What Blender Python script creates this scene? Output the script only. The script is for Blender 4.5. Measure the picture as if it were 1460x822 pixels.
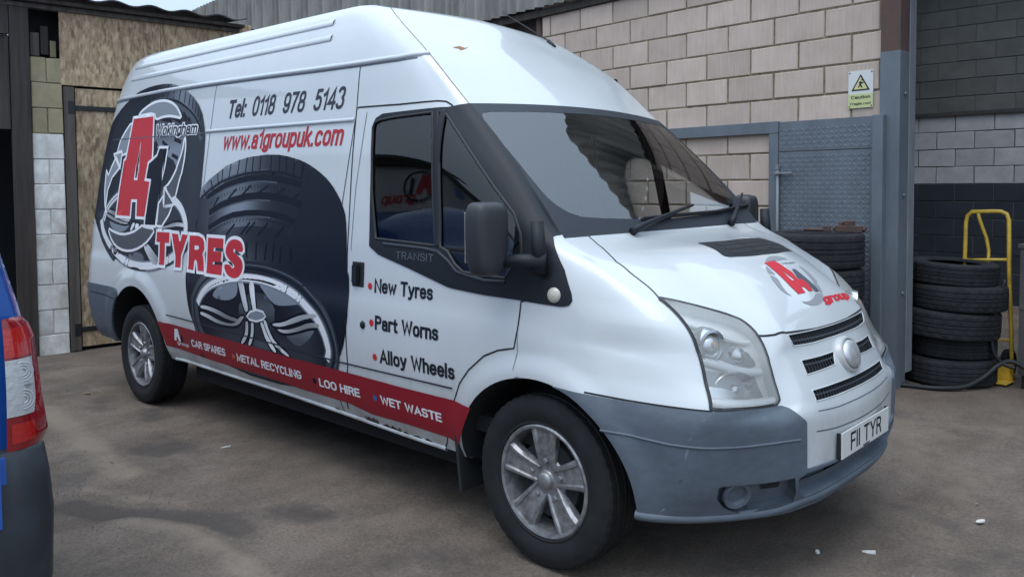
import bpy, bmesh, math, random
import numpy as np
from mathutils import Vector, Matrix
from mathutils.geometry import delaunay_2d_cdt
R_ = math.radians
random.seed(7); rng = np.random.default_rng(7)
scene = bpy.context.scene
for o in list(bpy.data.objects): bpy.data.objects.remove(o)

# ------------------------------------------------------------------ camera
cam = bpy.data.cameras.new("camera"); camo = bpy.data.objects.new("camera", cam)
scene.collection.objects.link(camo); scene.camera = camo
YAW, PITCH, ROLL = R_(132.852), R_(-2.538), R_(-0.400)
fwd = Vector((math.cos(YAW)*math.cos(PITCH), math.sin(YAW)*math.cos(PITCH), math.sin(PITCH)))
rgt = Vector((math.sin(YAW), -math.cos(YAW), 0)); upv = rgt.cross(fwd)
r2 = math.cos(ROLL)*rgt + math.sin(ROLL)*upv; u2 = -math.sin(ROLL)*rgt + math.cos(ROLL)*upv
m = Matrix((r2, u2, -fwd)).transposed().to_4x4(); m.translation = Vector((2.102, -3.359, 1.516))
camo.matrix_world = m
cam.sensor_fit = 'HORIZONTAL'; cam.sensor_width = 36.0; cam.lens = 36.0*1168.98/1460
cam.shift_x = -(734.087-730)/1460; cam.shift_y = (315.63-411)/1460
cam.clip_start = .05; cam.clip_end = 2000

# ------------------------------------------------------------------ sky, sun, exposure
SUN_EL, SUN_AZ = R_(70), R_(285)
world = bpy.data.worlds.new("World"); scene.world = world; world.use_nodes = True
wn = world.node_tree; wn.nodes.clear()
sky = wn.nodes.new('ShaderNodeTexSky'); sky.sky_type = 'NISHITA'; sky.sun_disc = False
sky.sun_elevation = SUN_EL; sky.sun_rotation = R_(90)-SUN_AZ
sky.dust_density = 6.0; sky.air_density = 1.0; sky.ozone_density = 1.0
# overcast: the clear blue is greyed by an even cloud layer
hsv = wn.nodes.new('ShaderNodeHueSaturation'); hsv.inputs['Saturation'].default_value = .42
bg = wn.nodes.new('ShaderNodeBackground'); bg.inputs[1].default_value = .14
wo = wn.nodes.new('ShaderNodeOutputWorld')
cloud = wn.nodes.new('ShaderNodeMix'); cloud.data_type = 'RGBA'; cloud.inputs[0].default_value = .78; cloud.inputs[7].default_value = (6.35, 8.1, 10.3, 1)
wn.links.new(sky.outputs[0], hsv.inputs['Color']); wn.links.new(hsv.outputs[0], cloud.inputs[6]); # standard overcast sky: the zenith three times as bright as the horizon
tcw = wn.nodes.new('ShaderNodeTexCoord'); sep = wn.nodes.new('ShaderNodeSeparateXYZ'); mz = wn.nodes.new('ShaderNodeMath'); mz.operation = 'MAXIMUM'; mz.inputs[1].default_value = 0.0
ovc = wn.nodes.new('ShaderNodeMath'); ovc.operation = 'MULTIPLY_ADD'; ovc.inputs[1].default_value = .80; ovc.inputs[2].default_value = .46
vm = wn.nodes.new('ShaderNodeVectorMath'); vm.operation = 'SCALE'
wn.links.new(tcw.outputs['Generated'], sep.inputs[0]); wn.links.new(sep.outputs['Z'], mz.inputs[0]); wn.links.new(mz.outputs[0], ovc.inputs[0])
wn.links.new(cloud.outputs[2], vm.inputs[0]); wn.links.new(ovc.outputs[0], vm.inputs['Scale']); wn.links.new(vm.outputs[0], bg.inputs[0]); wn.links.new(bg.outputs[0], wo.inputs[0])
sun = bpy.data.lights.new("sun", 'SUN'); sun.energy = .55; sun.angle = R_(40); sun.color = (1, .97, .93)
suno = bpy.data.objects.new("sun", sun); scene.collection.objects.link(suno)
sd = Vector((math.cos(SUN_EL)*math.cos(SUN_AZ), math.cos(SUN_EL)*math.sin(SUN_AZ), math.sin(SUN_EL)))
suno.rotation_euler = sd.to_track_quat('Z', 'Y').to_euler()
vs = scene.view_settings; vs.view_transform = 'Standard'; vs.look = 'None'; vs.exposure = 0.55; vs.gamma = 1.0
scene.render.resolution_x, scene.render.resolution_y = 1024, 576
scene.cycles.max_bounces = 6; scene.cycles.transparent_max_bounces = 16

# ------------------------------------------------------------------ object helpers
COL = scene.collection
def lin(h):
    if isinstance(h, str):
        c = [int(h[i:i+2], 16)/255 for i in (0, 2, 4)]
        return tuple(x/12.92 if x <= .04045 else ((x+.055)/1.055)**2.4 for x in c)
    return h
def thing(name, label, cat, loc=(0, 0, 0), rotz=0, group=None):
    o = bpy.data.objects.new(name, None); COL.objects.link(o); o.empty_display_size = .2
    o.location = loc; o.rotation_euler = (0, 0, rotz); o['label'] = label; o['category'] = cat
    if group: o['group'] = group
    return o
def tag(o, label=None, cat=None, group=None, kind=None):
    for k, v in (('label', label), ('category', cat), ('group', group), ('kind', kind)):
        if v: o[k] = v
    return o
def link(name, me, mat=None, parent=None, loc=None, rot=None):
    o = bpy.data.objects.new(name, me); COL.objects.link(o)
    if mat is not None and not me.materials: me.materials.append(mat)
    if parent: o.parent = parent
    if loc: o.location = loc
    if rot: o.rotation_euler = rot
    return o
def mesh(name, V, F, smooth=False):
    me = bpy.data.meshes.new(name); me.from_pydata([tuple(map(float, v)) for v in V], [], [tuple(map(int, f)) for f in F]); me.update()
    if smooth: me.polygons.foreach_set('use_smooth', [True]*len(me.polygons))
    return me
def obj(name, V, F, mat, parent=None, smooth=False, **k):
    return link(name, mesh(name, V, F, smooth), mat, parent, **k)
class MB:
    """collects simple solids into one mesh"""
    def __init__(s): s.V = []; s.F = []
    def add(s, V, F):
        n = len(s.V); s.V += [tuple(v) for v in V]; s.F += [tuple(i+n for i in f) for f in F]; return s
    def box(s, a, b, bev=0.0, M=None):
        bm = bmesh.new(); bmesh.ops.create_cube(bm, size=1)
        for v in bm.verts: v.co = Vector([(a[i]+b[i])/2 + v.co[i]*(b[i]-a[i]) for i in range(3)])
        if bev: bmesh.ops.bevel(bm, geom=bm.edges[:], offset=bev, segments=1 if bev < .006 else 2, affect='EDGES')
        if M is not None: bmesh.ops.transform(bm, matrix=M, verts=bm.verts)
        bm.verts.index_update(); s.add([v.co[:] for v in bm.verts], [[v.index for v in f.verts] for f in bm.faces]); bm.free(); return s
    def tube(s, pts, r, n=10, closed=False, caps=True):
        pts = [Vector(p) for p in pts]; N = len(pts); rs = r if isinstance(r, (list, tuple)) else [r]*N
        T = []
        for i in range(N):
            a = pts[(i-1) % N] if (closed or i > 0) else pts[i]; b = pts[(i+1) % N] if (closed or i < N-1) else pts[i]
            T.append((b-a).normalized())
        u = T[0].orthogonal().normalized(); V = []; F = []
        for i in range(N):
            u = (u - T[i]*u.dot(T[i])).normalized(); w = T[i].cross(u)
            for k in range(n):
                a = 2*math.pi*k/n; V.append(pts[i] + (u*math.cos(a)+w*math.sin(a))*rs[i])
        for i in range(N if closed else N-1):
            j = (i+1) % N
            for k in range(n): F.append((i*n+k, i*n+(k+1) % n, j*n+(k+1) % n, j*n+k))
        if caps and not closed: F.append(tuple(range(n))[::-1]); F.append(tuple((N-1)*n+k for k in range(n)))
        return s.add(V, F)
    def lathe(s, prof, n=48, axis='Y', c=(0, 0, 0), rfun=None, closed=False):
        V = []; F = []; m_ = len(prof)
        for k in range(n):
            a = 2*math.pi*k/n
            for i, (r, h) in enumerate(prof):
                if rfun: r = rfun(r, h, i, k)
                p = (r*math.cos(a), h, r*math.sin(a)) if axis == 'Y' else (r*math.cos(a), r*math.sin(a), h) if axis == 'Z' else (h, r*math.cos(a), r*math.sin(a))
                V.append((p[0]+c[0], p[1]+c[1], p[2]+c[2]))
        for k in range(n):
            k2 = (k+1) % n
            for i in range(m_ if closed else m_-1):
                i2 = (i+1) % m_; F.append((k*m_+i, k*m_+i2, k2*m_+i2, k2*m_+i))
        return s.add(V, F)
    def prism(s, poly, a, b, f):
        """extrude 2D poly between depths a and b, f(x,y,d) gives the point"""
        n = len(poly); V = [f(x, y, a) for x, y in poly]+[f(x, y, b) for x, y in poly]
        F = [tuple(range(n))[::-1], tuple(range(n, 2*n))]+[(i, (i+1) % n, n+(i+1) % n, n+i) for i in range(n)]
        return s.add(V, F)
    def build(s, name, mat, parent=None, smooth=False, angle=None, **k):
        me = mesh(name, s.V, s.F, smooth or angle is not None)
        bm = bmesh.new(); bm.from_mesh(me); bmesh.ops.recalc_face_normals(bm, faces=bm.faces); bm.to_mesh(me); bm.free()
        if angle is not None: me.set_sharp_from_angle(angle=R_(angle))
        return link(name, me, mat, parent, **k)

# ------------------------------------------------------------------ materials
def mat(name, col, rough=.6, metal=0.0, coat=0.0, noise=None, bump=None, spec=.5, two=None, alpha=None):
    """noise=(scale, amount, stretch xyz); bump=(scale, strength, distance)"""
    M = bpy.data.materials.new(name); M.use_nodes = True; nt = M.node_tree; b = nt.nodes['Principled BSDF']
    c = lin(col); b.inputs['Base Color'].default_value = (*c, 1); b.inputs['Roughness'].default_value = rough
    b.inputs['Metallic'].default_value = metal; b.inputs['Coat Weight'].default_value = coat; b.inputs['Coat Roughness'].default_value = .05
    b.inputs['Specular IOR Level'].default_value = spec
    tc = nt.nodes.new('ShaderNodeTexCoord')
    def mp(st):
        q = nt.nodes.new('ShaderNodeMapping'); q.inputs['Scale'].default_value = st; nt.links.new(tc.outputs['Object'], q.inputs['Vector']); return q
    if noise:
        sc, am, st = noise; q = mp(st); n = nt.nodes.new('ShaderNodeTexNoise'); n.inputs['Scale'].default_value = sc; n.inputs['Detail'].default_value = 8; n.inputs['Roughness'].default_value = .65
        nt.links.new(q.outputs[0], n.inputs['Vector'])
        r = nt.nodes.new('ShaderNodeValToRGB'); c2 = lin(two) if two else tuple(x*(1-am) for x in c)
        c1 = c if two else tuple(min(1, x*(1+am*.6)) for x in c)
        r.color_ramp.elements[0].position = .35; r.color_ramp.elements[0].color = (*c2, 1)
        r.color_ramp.elements[1].position = .65; r.color_ramp.elements[1].color = (*c1, 1)
        nt.links.new(n.outputs['Fac'], r.inputs['Fac']); nt.links.new(r.outputs['Color'], b.inputs['Base Color'])
    if bump:
        sc, stg, dist = bump[:3]; q = mp(bump[3] if len(bump) > 3 else (1, 1, 1)); n = nt.nodes.new('ShaderNodeTexNoise'); n.inputs['Scale'].default_value = sc; n.inputs['Detail'].default_value = 6
        nt.links.new(q.outputs[0], n.inputs['Vector']); bp = nt.nodes.new('ShaderNodeBump'); bp.inputs['Strength'].default_value = stg; bp.inputs['Distance'].default_value = dist
        nt.links.new(n.outputs['Fac'], bp.inputs['Height']); nt.links.new(bp.outputs['Normal'], b.inputs['Normal'])
    return M
def glass(name, tint, refl_rough=.02, ior=1.5, base=.04):
    M = bpy.data.materials.new(name); M.use_nodes = True; nt = M.node_tree; nt.nodes.clear()
    o = nt.nodes.new('ShaderNodeOutputMaterial'); t = nt.nodes.new('ShaderNodeBsdfTransparent'); t.inputs[0].default_value = (*tint, 1)
    g = nt.nodes.new('ShaderNodeBsdfGlossy'); g.inputs['Roughness'].default_value = refl_rough; f = nt.nodes.new('ShaderNodeFresnel'); f.inputs[0].default_value = ior
    mx = nt.nodes.new('ShaderNodeMixShader'); nt.links.new(f.outputs[0], mx.inputs[0]); nt.links.new(t.outputs[0], mx.inputs[1]); nt.links.new(g.outputs[0], mx.inputs[2]); nt.links.new(mx.outputs[0], o.inputs[0])
    return M
class K: pass
K.paint = mat('white_van_paint', (.535, .56, .572), .36, coat=.9, noise=(1.6, .045, (1, 1, .6)), bump=(900, .02, .0005))
def road_grime():
    nt = K.paint.node_tree; b = nt.nodes['Principled BSDF']; src = b.inputs['Base Color'].links[0].from_socket; tc = nt.nodes.new('ShaderNodeTexCoord')
    sp = nt.nodes.new('ShaderNodeSeparateXYZ'); nt.links.new(tc.outputs['Object'], sp.inputs[0]); mr = nt.nodes.new('ShaderNodeMapRange'); mr.inputs[1].default_value = .75; mr.inputs[2].default_value = .33; mr.inputs[3].default_value = 0; mr.inputs[4].default_value = 1; nt.links.new(sp.outputs['Z'], mr.inputs[0])
    n = nt.nodes.new('ShaderNodeTexNoise'); n.inputs['Scale'].default_value = 7; n.inputs['Detail'].default_value = 9; n.inputs['Roughness'].default_value = .7; mp = nt.nodes.new('ShaderNodeMapping'); mp.inputs['Scale'].default_value = (1, 1, .35); nt.links.new(tc.outputs['Object'], mp.inputs[0]); nt.links.new(mp.outputs[0], n.inputs['Vector'])
    r = nt.nodes.new('ShaderNodeMapRange'); r.inputs[1].default_value = .38; r.inputs[2].default_value = .75; nt.links.new(n.outputs['Fac'], r.inputs[0])
    ml = nt.nodes.new('ShaderNodeMath'); ml.operation = 'MULTIPLY'; nt.links.new(mr.outputs[0], ml.inputs[0]); nt.links.new(r.outputs[0], ml.inputs[1])
    n2 = nt.nodes.new('ShaderNodeTexNoise'); n2.inputs['Scale'].default_value = 60; n2.inputs['Detail'].default_value = 3; nt.links.new(tc.outputs['Object'], n2.inputs['Vector'])
    r2 = nt.nodes.new('ShaderNodeMapRange'); r2.inputs[1].default_value = .72; r2.inputs[2].default_value = .80; r2.inputs[4].default_value = .35; nt.links.new(n2.outputs['Fac'], r2.inputs[0])
    mx2 = nt.nodes.new('ShaderNodeMath'); mx2.operation = 'MAXIMUM'; nt.links.new(ml.outputs[0], mx2.inputs[0]); nt.links.new(r2.outputs[0], mx2.inputs[1])
    mx = nt.nodes.new('ShaderNodeMix'); mx.data_type = 'RGBA'; nt.links.new(mx2.outputs[0], mx.inputs[0]); nt.links.new(src, mx.inputs[6]); mx.inputs[7].default_value = (.24, .22, .195, 1); nt.links.new(mx.outputs[2], b.inputs['Base Color'])
road_grime()
K.red = mat('red_vinyl', (.42, .014, .026), .45, spec=.35); K.redstripe = mat('red_stripe_vinyl', (.24, .010, .020), .45, spec=.35)
K.redA = mat('red_logo_vinyl', (.50, .020, .032), .45, spec=.35)
K.white = mat('white_vinyl', (.74, .75, .77), .42, coat=.2); K.ink = mat('black_vinyl', (.012, .014, .022), .45, spec=.3)
K.textdark = mat('dark_grey_lettering', (.028, .030, .048), .45, spec=.3)
K.plastic = mat('weathered_grey_plastic', (.085, .105, .130), .62, noise=(14, .14, (1, 1, 2)), bump=(500, .15, .001))
K.mortardark = mat('seam_dirt', (.05, .05, .04), .9); K.trim = mat('black_trim_plastic', (.011, .014, .019), .5, spec=.28, bump=(700, .08, .0006)); K.rubber = mat('black_rubber_seal', (.012, .013, .015), .6)
K.dark = mat('dark_cavity', (.010, .011, .013), .85); K.lining = mat('cab_lining', (.045, .047, .05), .85)
K.mesh = mat('grille_mesh_plastic', (.045, .052, .062), .5); K.emboss = mat('embossed_letters', (.075, .085, .10), .5); K.mirror = mat('mirror_plastic', (.026, .028, .032), .5, bump=(500, .1, .0006)); K.pillar = mat('pillar_plastic', (.026, .031, .040), .5, spec=.3, bump=(600, .1, .0006))
K.tyre = mat('tyre_rubber', (.015, .0155, .017), .75, spec=.3, noise=(9, .35, (1, 1, 1)), bump=(120, .12, .001))
K.tyredust = mat('dusty_tyre_rubber', (.022, .023, .026), .85, spec=.3, noise=(6, .35, (1, 1, 1)), bump=(90, .2, .002))
K.alloy = mat('dull_alloy', (.36, .365, .38), .40, metal=.6, noise=(26, .5, (1, 1, 1)), two=(.17, .168, .17))
K.steel = mat('bare_steel', (.30, .30, .31), .45, metal=.7)
K.winglass = glass('side_window_glass', (.86, .90, .91), ior=1.7); K.wsglass = glass('windscreen_glass', (.88, .91, .90), ior=2.35)
K.lens = glass('lamp_lens', (.93, .94, .94), .06, 1.45)
def haze_lens():
    nt = K.lens.node_tree; d = nt.nodes.new('ShaderNodeBsdfDiffuse'); d.inputs[0].default_value = (.86, .85, .81, 1); mx = nt.nodes.new('ShaderNodeMixShader'); mx.inputs[0].default_value = .13
    o = [n for n in nt.nodes if n.type == 'OUTPUT_MATERIAL'][0]; src = o.inputs[0].links[0].from_socket; nt.links.new(src, mx.inputs[1]); nt.links.new(d.outputs[0], mx.inputs[2]); nt.links.new(mx.outputs[0], o.inputs[0])
haze_lens()
K.lampdark = mat('lamp_cavity_grey', (.30, .31, .32), .35, metal=.3); K.chrome = mat('lamp_reflector', (.62, .63, .64), .22, metal=.85); K.lampgrey = mat('lamp_bezel', (.86, .86, .85), .35, metal=.1)
K.amber = mat('faint_amber_bulb', (.48, .33, .24), .3)
K.silver = mat('blank_oval_badge', (.55, .56, .57), .45, metal=.6, noise=(30, .2, (1, 1, 1)))
# ------------------------------------------------------------------ yard frame (along the block wall = s, into the wall = n)
TH = R_(-5.6266); AX, AY = -.046, 2.971
def W(s, n, z=0.0): return Vector((AX + s*math.cos(TH) - n*math.sin(TH), AY + s*math.sin(TH) + n*math.cos(TH), z))

def masonry(name, base, two, streak, rough=.9, rnd=.12, sc=22, bumpd=.004, pit=None):
    """each block its own tone (object random), scored or stained along 'streak'"""
    M = mat(name, base, rough); nt = M.node_tree; b = nt.nodes['Principled BSDF']
    tc = nt.nodes.new('ShaderNodeTexCoord'); oi = nt.nodes.new('ShaderNodeObjectInfo')
    ad = nt.nodes.new('ShaderNodeVectorMath'); ad.operation = 'MULTIPLY_ADD'; ad.inputs[1].default_value = (1, 1, 1)
    cb = nt.nodes.new('ShaderNodeCombineXYZ'); ml = nt.nodes.new('ShaderNodeMath'); ml.operation = 'MULTIPLY'; ml.inputs[1].default_value = 37.0
    nt.links.new(oi.outputs['Random'], ml.inputs[0]); [nt.links.new(ml.outputs[0], cb.inputs[i]) for i in range(3)]
    nt.links.new(tc.outputs['Object'], ad.inputs[0]); nt.links.new(cb.outputs[0], ad.inputs[2])
    mp = nt.nodes.new('ShaderNodeMapping'); mp.inputs['Scale'].default_value = streak; nt.links.new(ad.outputs[0], mp.inputs[0])
    n1 = nt.nodes.new('ShaderNodeTexNoise'); n1.inputs['Scale'].default_value = sc; n1.inputs['Detail'].default_value = 6; n1.inputs['Roughness'].default_value = .7; nt.links.new(mp.outputs[0], n1.inputs['Vector'])
    n2 = nt.nodes.new('ShaderNodeTexNoise'); n2.inputs['Scale'].default_value = 5; n2.inputs['Detail'].default_value = 8; nt.links.new(ad.outputs[0], n2.inputs['Vector'])
    r1 = nt.nodes.new('ShaderNodeValToRGB'); r1.color_ramp.elements[0].position = .36; r1.color_ramp.elements[1].position = .64
    r1.color_ramp.elements[0].color = (*lin(two), 1); r1.color_ramp.elements[1].color = (*lin(base), 1)
    mx = nt.nodes.new('ShaderNodeMath'); mx.operation = 'MULTIPLY_ADD'; mx.inputs[1].default_value = .55; nt.links.new(n1.outputs['Fac'], mx.inputs[0])
    mm = nt.nodes.new('ShaderNodeMath'); mm.operation = 'MULTIPLY'; mm.inputs[1].default_value = .45; nt.links.new(n2.outputs['Fac'], mm.inputs[0]); nt.links.new(mm.outputs[0], mx.inputs[2])
    nt.links.new(mx.outputs[0], r1.inputs['Fac'])
    hs = nt.nodes.new('ShaderNodeHueSaturation'); mr = nt.nodes.new('ShaderNodeMapRange'); mr.inputs[3].default_value = 1-rnd; mr.inputs[4].default_value = 1+rnd*.6
    nt.links.new(oi.outputs['Random'], mr.inputs[0]); nt.links.new(mr.outputs[0], hs.inputs['Value']); nt.links.new(r1.outputs['Color'], hs.inputs['Color'])
    nt.links.new(hs.outputs['Color'], b.inputs['Base Color'])
    bp = nt.nodes.new('ShaderNodeBump'); bp.inputs['Strength'].default_value = .6; bp.inputs['Distance'].default_value = bumpd; nt.links.new(mx.outputs[0], bp.inputs['Height']); nt.links.new(bp.outputs['Normal'], b.inputs['Normal'])
    return M
K.block = masonry('pink_grey_block', (.56, .45, .385), (.44, .35, .295), (2.2, 2.2, .16), sc=26)
K.mortar = mat('sandy_mortar', (.23, .20, .135), .95, noise=(14, .45, (1, 1, 1)), bump=(60, .6, .006))
K.whiteblock = masonry('flaking_white_block', (.88, .86, .82), (.47, .44, .39), (1, 1, .6), sc=9)
K.rawblock = masonry('raw_yellow_block', (.37, .31, .19), (.27, .225, .14), (1, 1, 1), sc=14)
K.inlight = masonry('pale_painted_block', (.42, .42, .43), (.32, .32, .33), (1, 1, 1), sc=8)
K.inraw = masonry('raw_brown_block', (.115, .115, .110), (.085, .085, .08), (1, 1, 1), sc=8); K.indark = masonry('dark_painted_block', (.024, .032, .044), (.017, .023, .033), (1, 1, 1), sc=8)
K.greysteel = mat('grey_painted_steel', (.125, .148, .172), .5, noise=(5, .16, (1, 1, .5)), bump=(150, .06, .001))
K.greysteel2 = mat('pale_grey_steel', (.20, .22, .24), .5, noise=(7, .2, (1, 1, .4)))
K.rust = mat('rusty_steel', (.070, .046, .042), .85, noise=(11, .5, (1, 1, .35)), two=(.105, .062, .050), bump=(80, .3, .002))
K.fibre = mat('fibre_cement', (.23, .225, .205), .9, noise=(3.2, .45, (1, 1, .22)), bump=(90, .3, .003))
K.roofdark = mat('dark_roof_sheet', (.045, .045, .045), .85, noise=(5, .4, (1, 1, 1)))
K.timber = mat('dark_weathered_timber', (.050, .040, .035), .85, noise=(20, .45, (1, 1, .06)), bump=(60, .35, .002, (1, 1, .05)))
K.timber2 = mat('grey_weathered_timber', (.105, .090, .078), .85, noise=(20, .4, (1, 1, .06)), bump=(60, .35, .002, (1, 1, .05)))
K.hinge = mat('black_iron', (.022, .022, .024), .55, metal=.3)
def osb_mat():
    M = mat('strand_board', (.30, .215, .135), .85); nt = M.node_tree; b = nt.nodes['Principled BSDF']; tc = nt.nodes.new('ShaderNodeTexCoord')
    fac = None
    cols = []
    for i, (rz, sc) in enumerate(((25, (1, 46, 15)), (62, (1, 40, 14)), (-35, (1, 48, 15)))):
        mp = nt.nodes.new('ShaderNodeMapping'); mp.inputs['Rotation'].default_value = (R_(rz), 0, 0); mp.inputs['Scale'].default_value = sc; mp.inputs['Location'].default_value = (i*3.1, i*1.7, i)
        nt.links.new(tc.outputs['Object'], mp.inputs[0]); v = nt.nodes.new('ShaderNodeTexVoronoi'); v.inputs['Scale'].default_value = 1.0; nt.links.new(mp.outputs[0], v.inputs['Vector'])
        sp = nt.nodes.new('ShaderNodeSeparateColor'); nt.links.new(v.outputs['Color'], sp.inputs[0]); cols.append(sp)
    a = nt.nodes.new('ShaderNodeMath'); a.operation = 'ADD'; nt.links.new(cols[0].outputs[0], a.inputs[0]); nt.links.new(cols[1].outputs[1], a.inputs[1])
    a2 = nt.nodes.new('ShaderNodeMath'); a2.operation = 'ADD'; nt.links.new(a.outputs[0], a2.inputs[0]); nt.links.new(cols[2].outputs[2], a2.inputs[1])
    r = nt.nodes.new('ShaderNodeValToRGB'); e = r.color_ramp.elements; e[0].position = .15; e[0].color = (.20, .14, .085, 1); e[1].position = .85; e[1].color = (.56, .42, .27, 1)
    m3 = r.color_ramp.elements.new(.5); m3.color = (.38, .275, .17, 1)
    dv = nt.nodes.new('ShaderNodeMath'); dv.operation = 'DIVIDE'; dv.inputs[1].default_value = 3.0; nt.links.new(a2.outputs[0], dv.inputs[0]); nt.links.new(dv.outputs[0], r.inputs[0])
    n = nt.nodes.new('ShaderNodeTexNoise'); n.inputs['Scale'].default_value = 1.7; n.inputs['Detail'].default_value = 5; nt.links.new(tc.outputs['Object'], n.inputs['Vector'])
    hs = nt.nodes.new('ShaderNodeHueSaturation'); mr = nt.nodes.new('ShaderNodeMapRange'); mr.inputs[1].default_value = .3; mr.inputs[2].default_value = .7; mr.inputs[3].default_value = .72; mr.inputs[4].default_value = 1.12
    nt.links.new(n.outputs['Fac'], mr.inputs[0]); nt.links.new(mr.outputs[0], hs.inputs['Value']); nt.links.new(r.outputs[0], hs.inputs['Color']); nt.links.new(hs.outputs[0], b.inputs['Base Color'])
    bp = nt.nodes.new('ShaderNodeBump'); bp.inputs['Strength'].default_value = .4; bp.inputs['Distance'].default_value = .003; nt.links.new(dv.outputs[0], bp.inputs['Height']); nt.links.new(bp.outputs[0], b.inputs['Normal'])
    return M
K.osb = osb_mat()

# ------------------------------------------------------------------ ground
def ground_mat():
    M = mat('oily_tarmac', (.1, .09, .085), .88); nt = M.node_tree; b = nt.nodes['Principled BSDF']; tc = nt.nodes.new('ShaderNodeTexCoord')
    def nz(sc, det, st=(1, 1, 1), ro=.6):
        mp = nt.nodes.new('ShaderNodeMapping'); mp.inputs['Scale'].default_value = st; nt.links.new(tc.outputs['Object'], mp.inputs[0])
        n = nt.nodes.new('ShaderNodeTexNoise'); n.inputs['Scale'].default_value = sc; n.inputs['Detail'].default_value = det; n.inputs['Roughness'].default_value = ro; nt.links.new(mp.outputs[0], n.inputs['Vector']); return n
    def ramp(n, p0, c0, p1, c1):
        r = nt.nodes.new('ShaderNodeValToRGB'); r.color_ramp.elements[0].position = p0; r.color_ramp.elements[0].color = (*c0, 1); r.color_ramp.elements[1].position = p1; r.color_ramp.elements[1].color = (*c1, 1); nt.links.new(n.outputs['Fac'], r.inputs[0]); return r
    def mix(a, c, f, mode='MIX'):
        x = nt.nodes.new('ShaderNodeMix'); x.data_type = 'RGBA'; x.blend_type = mode
        if isinstance(f, float): x.inputs[0].default_value = f
        else: nt.links.new(f, x.inputs[0])
        nt.links.new(a, x.inputs[6]); nt.links.new(c, x.inputs[7]); return x.outputs[2]
    def rgb(v): q = nt.nodes.new('ShaderNodeRGB'); q.outputs[0].default_value = (*v, 1); return q.outputs[0]
    def scale_(s_, k): q = nt.nodes.new('ShaderNodeMath'); q.operation = 'MULTIPLY'; q.inputs[1].default_value = k; nt.links.new(s_, q.inputs[0]); return q.outputs[0]
    big = ramp(nz(.55, 9, (1, 1.3, 1), .68), .34, (.135, .107, .087), .68, (.205, .168, .138))
    mid = ramp(nz(3.1, 8, (1, .55, 1), .7), .40, (.62, .60, .58), .60, (1.08, 1.08, 1.08))
    fine = ramp(nz(75, 5, (1, 1, 1), .8), .36, (.55, .54, .53), .64, (1.30, 1.28, 1.25))
    c = mix(big.outputs[0], mid.outputs[0], .7, 'MULTIPLY'); c = mix(c, fine.outputs[0], .85, 'MULTIPLY')
    oil = ramp(nz(1.05, 10, (1, 1.2, 1), .66), .545, (0, 0, 0), .625, (1, 1, 1)); dk = nt.nodes.new('ShaderNodeRGB'); dk.outputs[0].default_value = (.085, .072, .064, 1)
    of = nt.nodes.new('ShaderNodeMath'); of.operation = 'MULTIPLY'; of.inputs[1].default_value = .62; nt.links.new(oil.outputs[0], of.inputs[0])
    c = mix(c, dk.outputs[0], of.outputs[0])
    v = nt.nodes.new('ShaderNodeTexVoronoi'); v.inputs['Scale'].default_value = 46; nt.links.new(tc.outputs['Object'], v.inputs['Vector'])
    lt = nt.nodes.new('ShaderNodeMath'); lt.operation = 'LESS_THAN'; lt.inputs[1].default_value = .10; nt.links.new(v.outputs['Distance'], lt.inputs[0])
    sc_ = nt.nodes.new('ShaderNodeSeparateColor'); nt.links.new(v.outputs['Color'], sc_.inputs[0]); gt = nt.nodes.new('ShaderNodeMath'); gt.operation = 'GREATER_THAN'; gt.inputs[1].default_value = .80; nt.links.new(sc_.outputs[0], gt.inputs[0])
    an = nt.nodes.new('ShaderNodeMath'); an.operation = 'MULTIPLY'; nt.links.new(lt.outputs[0], an.inputs[0]); nt.links.new(gt.outputs[0], an.inputs[1])
    ch = nt.nodes.new('ShaderNodeRGB'); ch.outputs[0].default_value = (.22, .20, .18, 1); c = mix(c, ch.outputs[0], an.outputs[0])
    wa = nt.nodes.new('ShaderNodeAttribute'); wa.attribute_name = 'wear'; ragged = nz(5.5, 10, (1, 1, 1), .72)
    def mask(sign, lo, hi):
        q = nt.nodes.new('ShaderNodeMath'); q.operation = 'MULTIPLY'; q.inputs[1].default_value = sign; nt.links.new(wa.outputs['Fac'], q.inputs[0])
        s_ = nt.nodes.new('ShaderNodeMath'); s_.operation = 'MULTIPLY_ADD'; s_.inputs[1].default_value = 1.3; s_.inputs[2].default_value = -.65; nt.links.new(ragged.outputs['Fac'], s_.inputs[0])
        t = nt.nodes.new('ShaderNodeMath'); t.operation = 'ADD'; nt.links.new(q.outputs[0], t.inputs[0]); nt.links.new(s_.outputs[0], t.inputs[1])
        r = nt.nodes.new('ShaderNodeMapRange'); r.inputs[1].default_value = lo; r.inputs[2].default_value = hi; nt.links.new(t.outputs[0], r.inputs[0]); return r.outputs[0]
    c = mix(c, rgb((.052, .043, .038)), scale_(mask(-1, .16, .55), .72)); c = mix(c, rgb((.26, .215, .165)), scale_(mask(1, .14, .60), .55))
    nt.links.new(c, b.inputs['Base Color'])
    rr = ramp(nz(2.2, 5), .35, (.7, .7, .7), .7, (.95, .95, .95)); nt.links.new(rr.outputs[0], b.inputs['Roughness'])
    n1 = nz(9, 10, (1, 1, 1), .78); n2 = nz(160, 3); ad = nt.nodes.new('ShaderNodeMath'); ad.operation = 'MULTIPLY_ADD'; ad.inputs[1].default_value = .40; nt.links.new(n2.outputs['Fac'], ad.inputs[0]); nt.links.new(n1.outputs['Fac'], ad.inputs[2])
    bp = nt.nodes.new('ShaderNodeBump'); bp.inputs['Strength'].default_value = .75; bp.inputs['Distance'].default_value = .022; nt.links.new(ad.outputs[0], bp.inputs['Height']); nt.links.new(bp.outputs[0], b.inputs['Normal'])
    return M
K.ground = ground_mat()
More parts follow.
